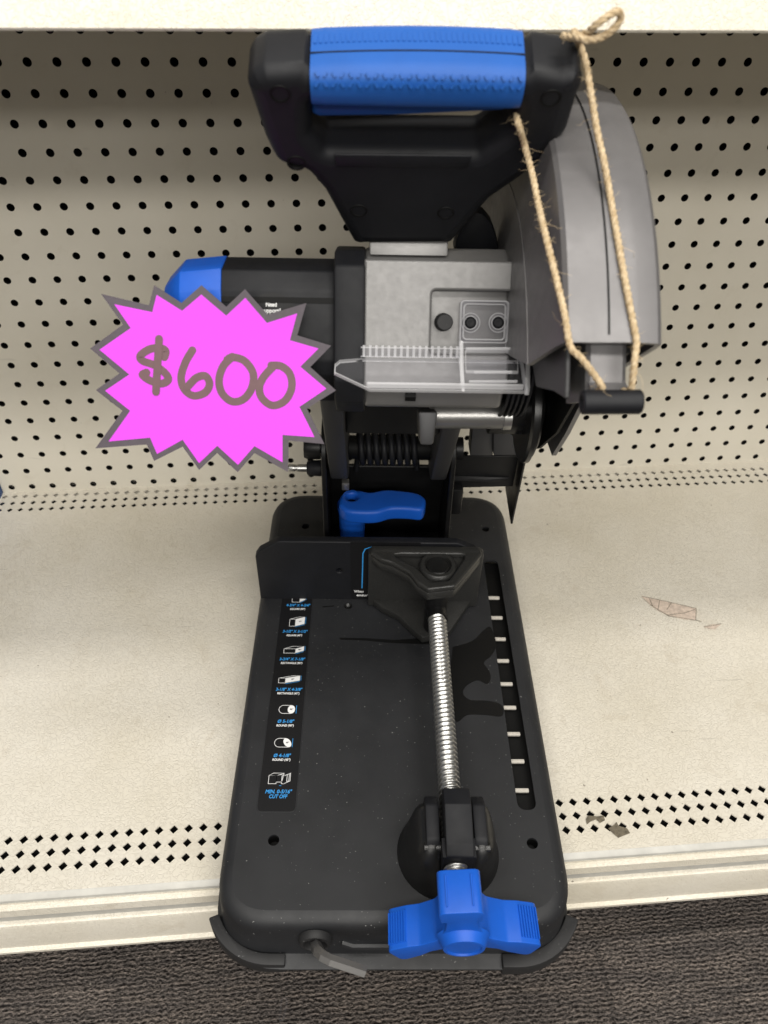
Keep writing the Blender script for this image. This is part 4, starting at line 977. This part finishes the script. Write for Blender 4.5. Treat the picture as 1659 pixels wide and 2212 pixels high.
# twine
def Pc(u, v, r):       # point of the sight line on the guard rim (radius r about the arbor), nearest to the camera
    d = ray(u, v); oy, oz = CAM.y - GC.y, CAM.z - GC.z
    A = d.y ** 2 + d.z ** 2; B = 2 * (oy * d.y + oz * d.z); C_ = oy ** 2 + oz ** 2 - r * r; disc = B * B - 4 * A * C_
    return CAM + d * ((-B - math.sqrt(disc)) / (2 * A)) if disc > 0 else None
tw = empty('jute_twine'); tag(tw, 'frayed jute twine tied round the handle corner and strung down to the black guard tube', 'twine')
tw.location = (0, 0, 0)
def plies(pts, rp=0.00105, off=0.00085, turn=0.0105, n=3):
    b = bmesh.new(); pts = spline(pts, 14); L_ = 0.0; acc = [0.0]
    for a, c in zip(pts, pts[1:]): L_ += (c - a).length; acc.append(L_)
    rs = []; m_ = int(L_ / 0.0011); j = 0
    for i in range(m_ + 1):
        s = L_ * i / m_
        while j < len(acc) - 2 and acc[j + 1] < s: j += 1
        f = (s - acc[j]) / max(acc[j + 1] - acc[j], 1e-9); rs.append(pts[j].lerp(pts[j + 1], min(max(f, 0), 1)))
    for q in range(n):
        out = []; s_v, t_v = frame_of(rs[1] - rs[0])
        for i, p in enumerate(rs):
            d = (rs[min(i + 1, m_)] - rs[max(i - 1, 0)]).normalized(); s_v = (s_v - d * s_v.dot(d)).normalized(); t_v = d.cross(s_v)
            a = 2 * math.pi * (i * L_ / m_ / turn + q / n); out.append(p + (s_v * math.cos(a) + t_v * math.sin(a)) * off)
        tube(b, out, rp, 6)
    return b, rs
corner = LP(1250, 93, HO - HN * 0.004, HN)
sB = [corner]; pfirst = Pc(1319, 428, GR + 0.0030)
for u_, v_ in ((1263, 126), (1272, 174), (1281, 228), (1291, 288), (1305, 350)):
    t = (v_ - 93) / (428 - 93); sB.append(LY(u_, v_, corner.y + (pfirst.y - corner.y) * t))
for u_, v_ in ((1319, 428), (1332, 501), (1346, 582), (1358, 647), (1371, 714), (1375, 742)):
    p = Pc(u_, v_, GR + 0.0030); sB.append(p)
zt_ = tc
xb = LY(1363, 834, -0.142).x; sB += [LY(1370, 787, -0.1330), LY(1363, 840, -0.1360), Vector((xb, tc.y + 0.0085, tc.z)), Vector((xb, tc.y + 0.003, tc.z - 0.0078))]
b, pb = plies(sB); done('strand', b, M['jute'], tw, 60)
pk = Pc(1232, 748, GR + 0.0015)
sA = [LP(1120, 222, HO - HN * 0.006, HN), LP(1116, 246, HO + HN * 0.012, HN), LP(1122, 275, HO + HN * 0.0205, HN), LP(1134, 316, HO + HN * 0.0205, HN)]
p0 = sA[-1]
for u_, v_ in ((1149, 372), (1163, 440), (1177, 501), (1192, 563), (1207, 624), (1221, 686)):
    t = (v_ - 316) / (748 - 316); y_l = p0.y + (pk.y - p0.y) * t; pc_ = Pc(u_, v_, GR + 0.0022); sA.append(LY(u_, v_, min(y_l, pc_.y) if pc_ and u_ > 1170 else y_l))
xa = LY(1301, 837, -0.142).x; sA += [pk, LY(1254, 772, -0.131), LY(1283, 809, -0.134), LY(1301, 838, -0.1365), Vector((xa + 0.001, tc.y + 0.0085, tc.z)), Vector((xa + 0.001, tc.y + 0.003, tc.z - 0.0078))]
b, pa = plies(sA); done('strand', b, M['jute'], tw, 60)
def kp_(u, v, n): return LP(u, v, HO + HN * n, HN)
b, pkn = plies([kp_(1215, 77, 0.0), kp_(1240, 80, 0.006), kp_(1268, 70, 0.010), kp_(1290, 52, 0.012), kp_(1318, 32, 0.010), kp_(1336, 25, 0.008), kp_(1341, 38, 0.008), kp_(1330, 58, 0.010), kp_(1300, 80, 0.012), kp_(1266, 86, 0.013), kp_(1244, 78, 0.010)]); done('bow_loop', b, M['jute'], tw, 60)
b, pk2 = plies([corner, kp_(1246, 78, 0.004), kp_(1240, 70, -0.006), kp_(1235, 76, -0.0215), kp_(1190, 130, -0.0225), kp_(1130, 190, -0.0225), kp_(1118, 225, -0.012)]); done('wrap', b, M['jute'], tw, 60)
b = bmesh.new(); rnd = random.Random(3)
allp = [(p, 1) for p in pb[:-8]] + [(p, 1.0) for p in pa[:-8]] + [(p, 1) for p in pkn] * 1
for k in range(560):
    p, ml = rnd.choice(allp); d = Vector((rnd.gauss(0, 1), rnd.gauss(0, 0.7), rnd.gauss(0, 0.8))).normalized(); L_ = rnd.uniform(0.0015, 0.0065) * ml * (2.4 if rnd.random() < 0.06 else 1)
    q = [p]; 
    for m_ in range(5):
        d = (d + Vector((rnd.gauss(0, 1), rnd.gauss(0, 1), rnd.gauss(0, 1))) * 0.42).normalized(); q.append(q[-1] + d * L_ / 5)
    tube(b, q, [0.00010, 0.00010, 0.00009, 0.00008, 0.00007, 0.00005], 3, False)
fib = done('frayed_fibres', b, M['jute'], tw, 60, recalc=False); fib['kind'] = 'stuff'

# hex key in the front grommet
kp = [LY(681, 2034, -0.236), LY(683, 2046, -0.2500)]
kz = [LY(688, 2056, -0.2560), LY(698, 2066, -0.2600), LY(712, 2074, -0.2625), LY(788, 2099, -0.2670)]
b = bmesh.new(); tube(b, kp + kz, 0.0043, 6); hk = done('hex_key', b, M['hexsteel'], None, 25)
tag(hk, 'bent dark steel hex key stored in the round hole of the base front', 'hex key')

# litter on the shelf and the carpet
def flat(name, pts, z, ma, label, cat, veins=None, th=0.0003):
    q = [LZ(u, v, z) for u, v in pts]
    o_ = plate(name, [[(p.x, p.y) for p in q]], th, 0, ma, None, Matrix.Translation((0, 0, z)))
    tag(o_, label, cat)
    if veins:
        b = bmesh.new()
        for ln in veins: ribbon(b, [(p.x, p.y) for p in (LZ(u, v, z) for u, v in ln)], 0.0007, z + th + 0.0002)
        done('crease', b, M['veins'], o_, recalc=False)
    return o_
flat('torn_scrap', [(1386, 1288), (1405, 1292), (1440, 1300), (1505, 1315), (1503, 1339), (1480, 1338), (1445, 1330), (1420, 1318), (1403, 1305)], 0.0008, M['paperscrap'], 'pale leaf-shaped torn scrap stuck on the shelf right of the saw', 'scrap',
     [[(1388, 1289), (1440, 1300), (1504, 1315), (1503, 1340), (1515, 1343)], [(1440, 1329), (1478, 1325), (1502, 1317)], [(1425, 1298), (1421, 1318)], [(1450, 1303), (1440, 1318)], [(1403, 1294), (1410, 1310)], [(1405, 1307), (1445, 1331), (1502, 1340)]])
flat('torn_scrap', [(1521, 1354), (1535, 1350), (1558, 1348), (1545, 1359), (1532, 1358)], 0.0008, M['paperscrap'], 'tiny pale torn scrap beside the bigger leaf-shaped scrap', 'scrap', [[(1521, 1354), (1540, 1352), (1558, 1348)]])
flat('dry_leaf_bit', [(1266, 1770), (1270, 1762), (1290, 1764), (1304, 1762), (1307, 1772), (1296, 1778), (1288, 1770), (1277, 1774), (1268, 1781)], 0.0010, M['scrap'], 'small dark dried leaf bit by the upper diamond rows right of the base', 'scrap')
flat('dry_leaf_bit', [(1314, 1790), (1327, 1782), (1332, 1776), (1336, 1784), (1355, 1790), (1361, 1800), (1345, 1806), (1336, 1810), (1325, 1801)], 0.0010, M['scrap'], 'crumpled brown dried leaf bit on the lowest diamond row', 'scrap')
def wire(name, pts, z, label, closed=True):
    b = bmesh.new(); q = [LZ(u, v, z) + Vector((0, 0, 0.0022)) for u, v in pts]
    q = spline(q + ([q[0]] if closed else []), 4); tube(b, q, 0.0007, 6)
    o_ = done(name, b, M['clear'], None); tag(o_, label, 'plastic tag'); return o_
wire('plastic_tag', [(606, 2178), (610, 2160), (616, 2158), (620, 2164), (617, 2185), (611, 2205), (604, 2205), (606, 2192)], -0.165, 'thin clear plastic tag on the carpet in front of the saw')
wire('plastic_tag', [(1351, 1913), (1358, 1910), (1400, 1918), (1428, 1924), (1424, 1932), (1380, 1928), (1354, 1921)], -0.165, 'thin clear plastic tag on the carpet right of the saw')
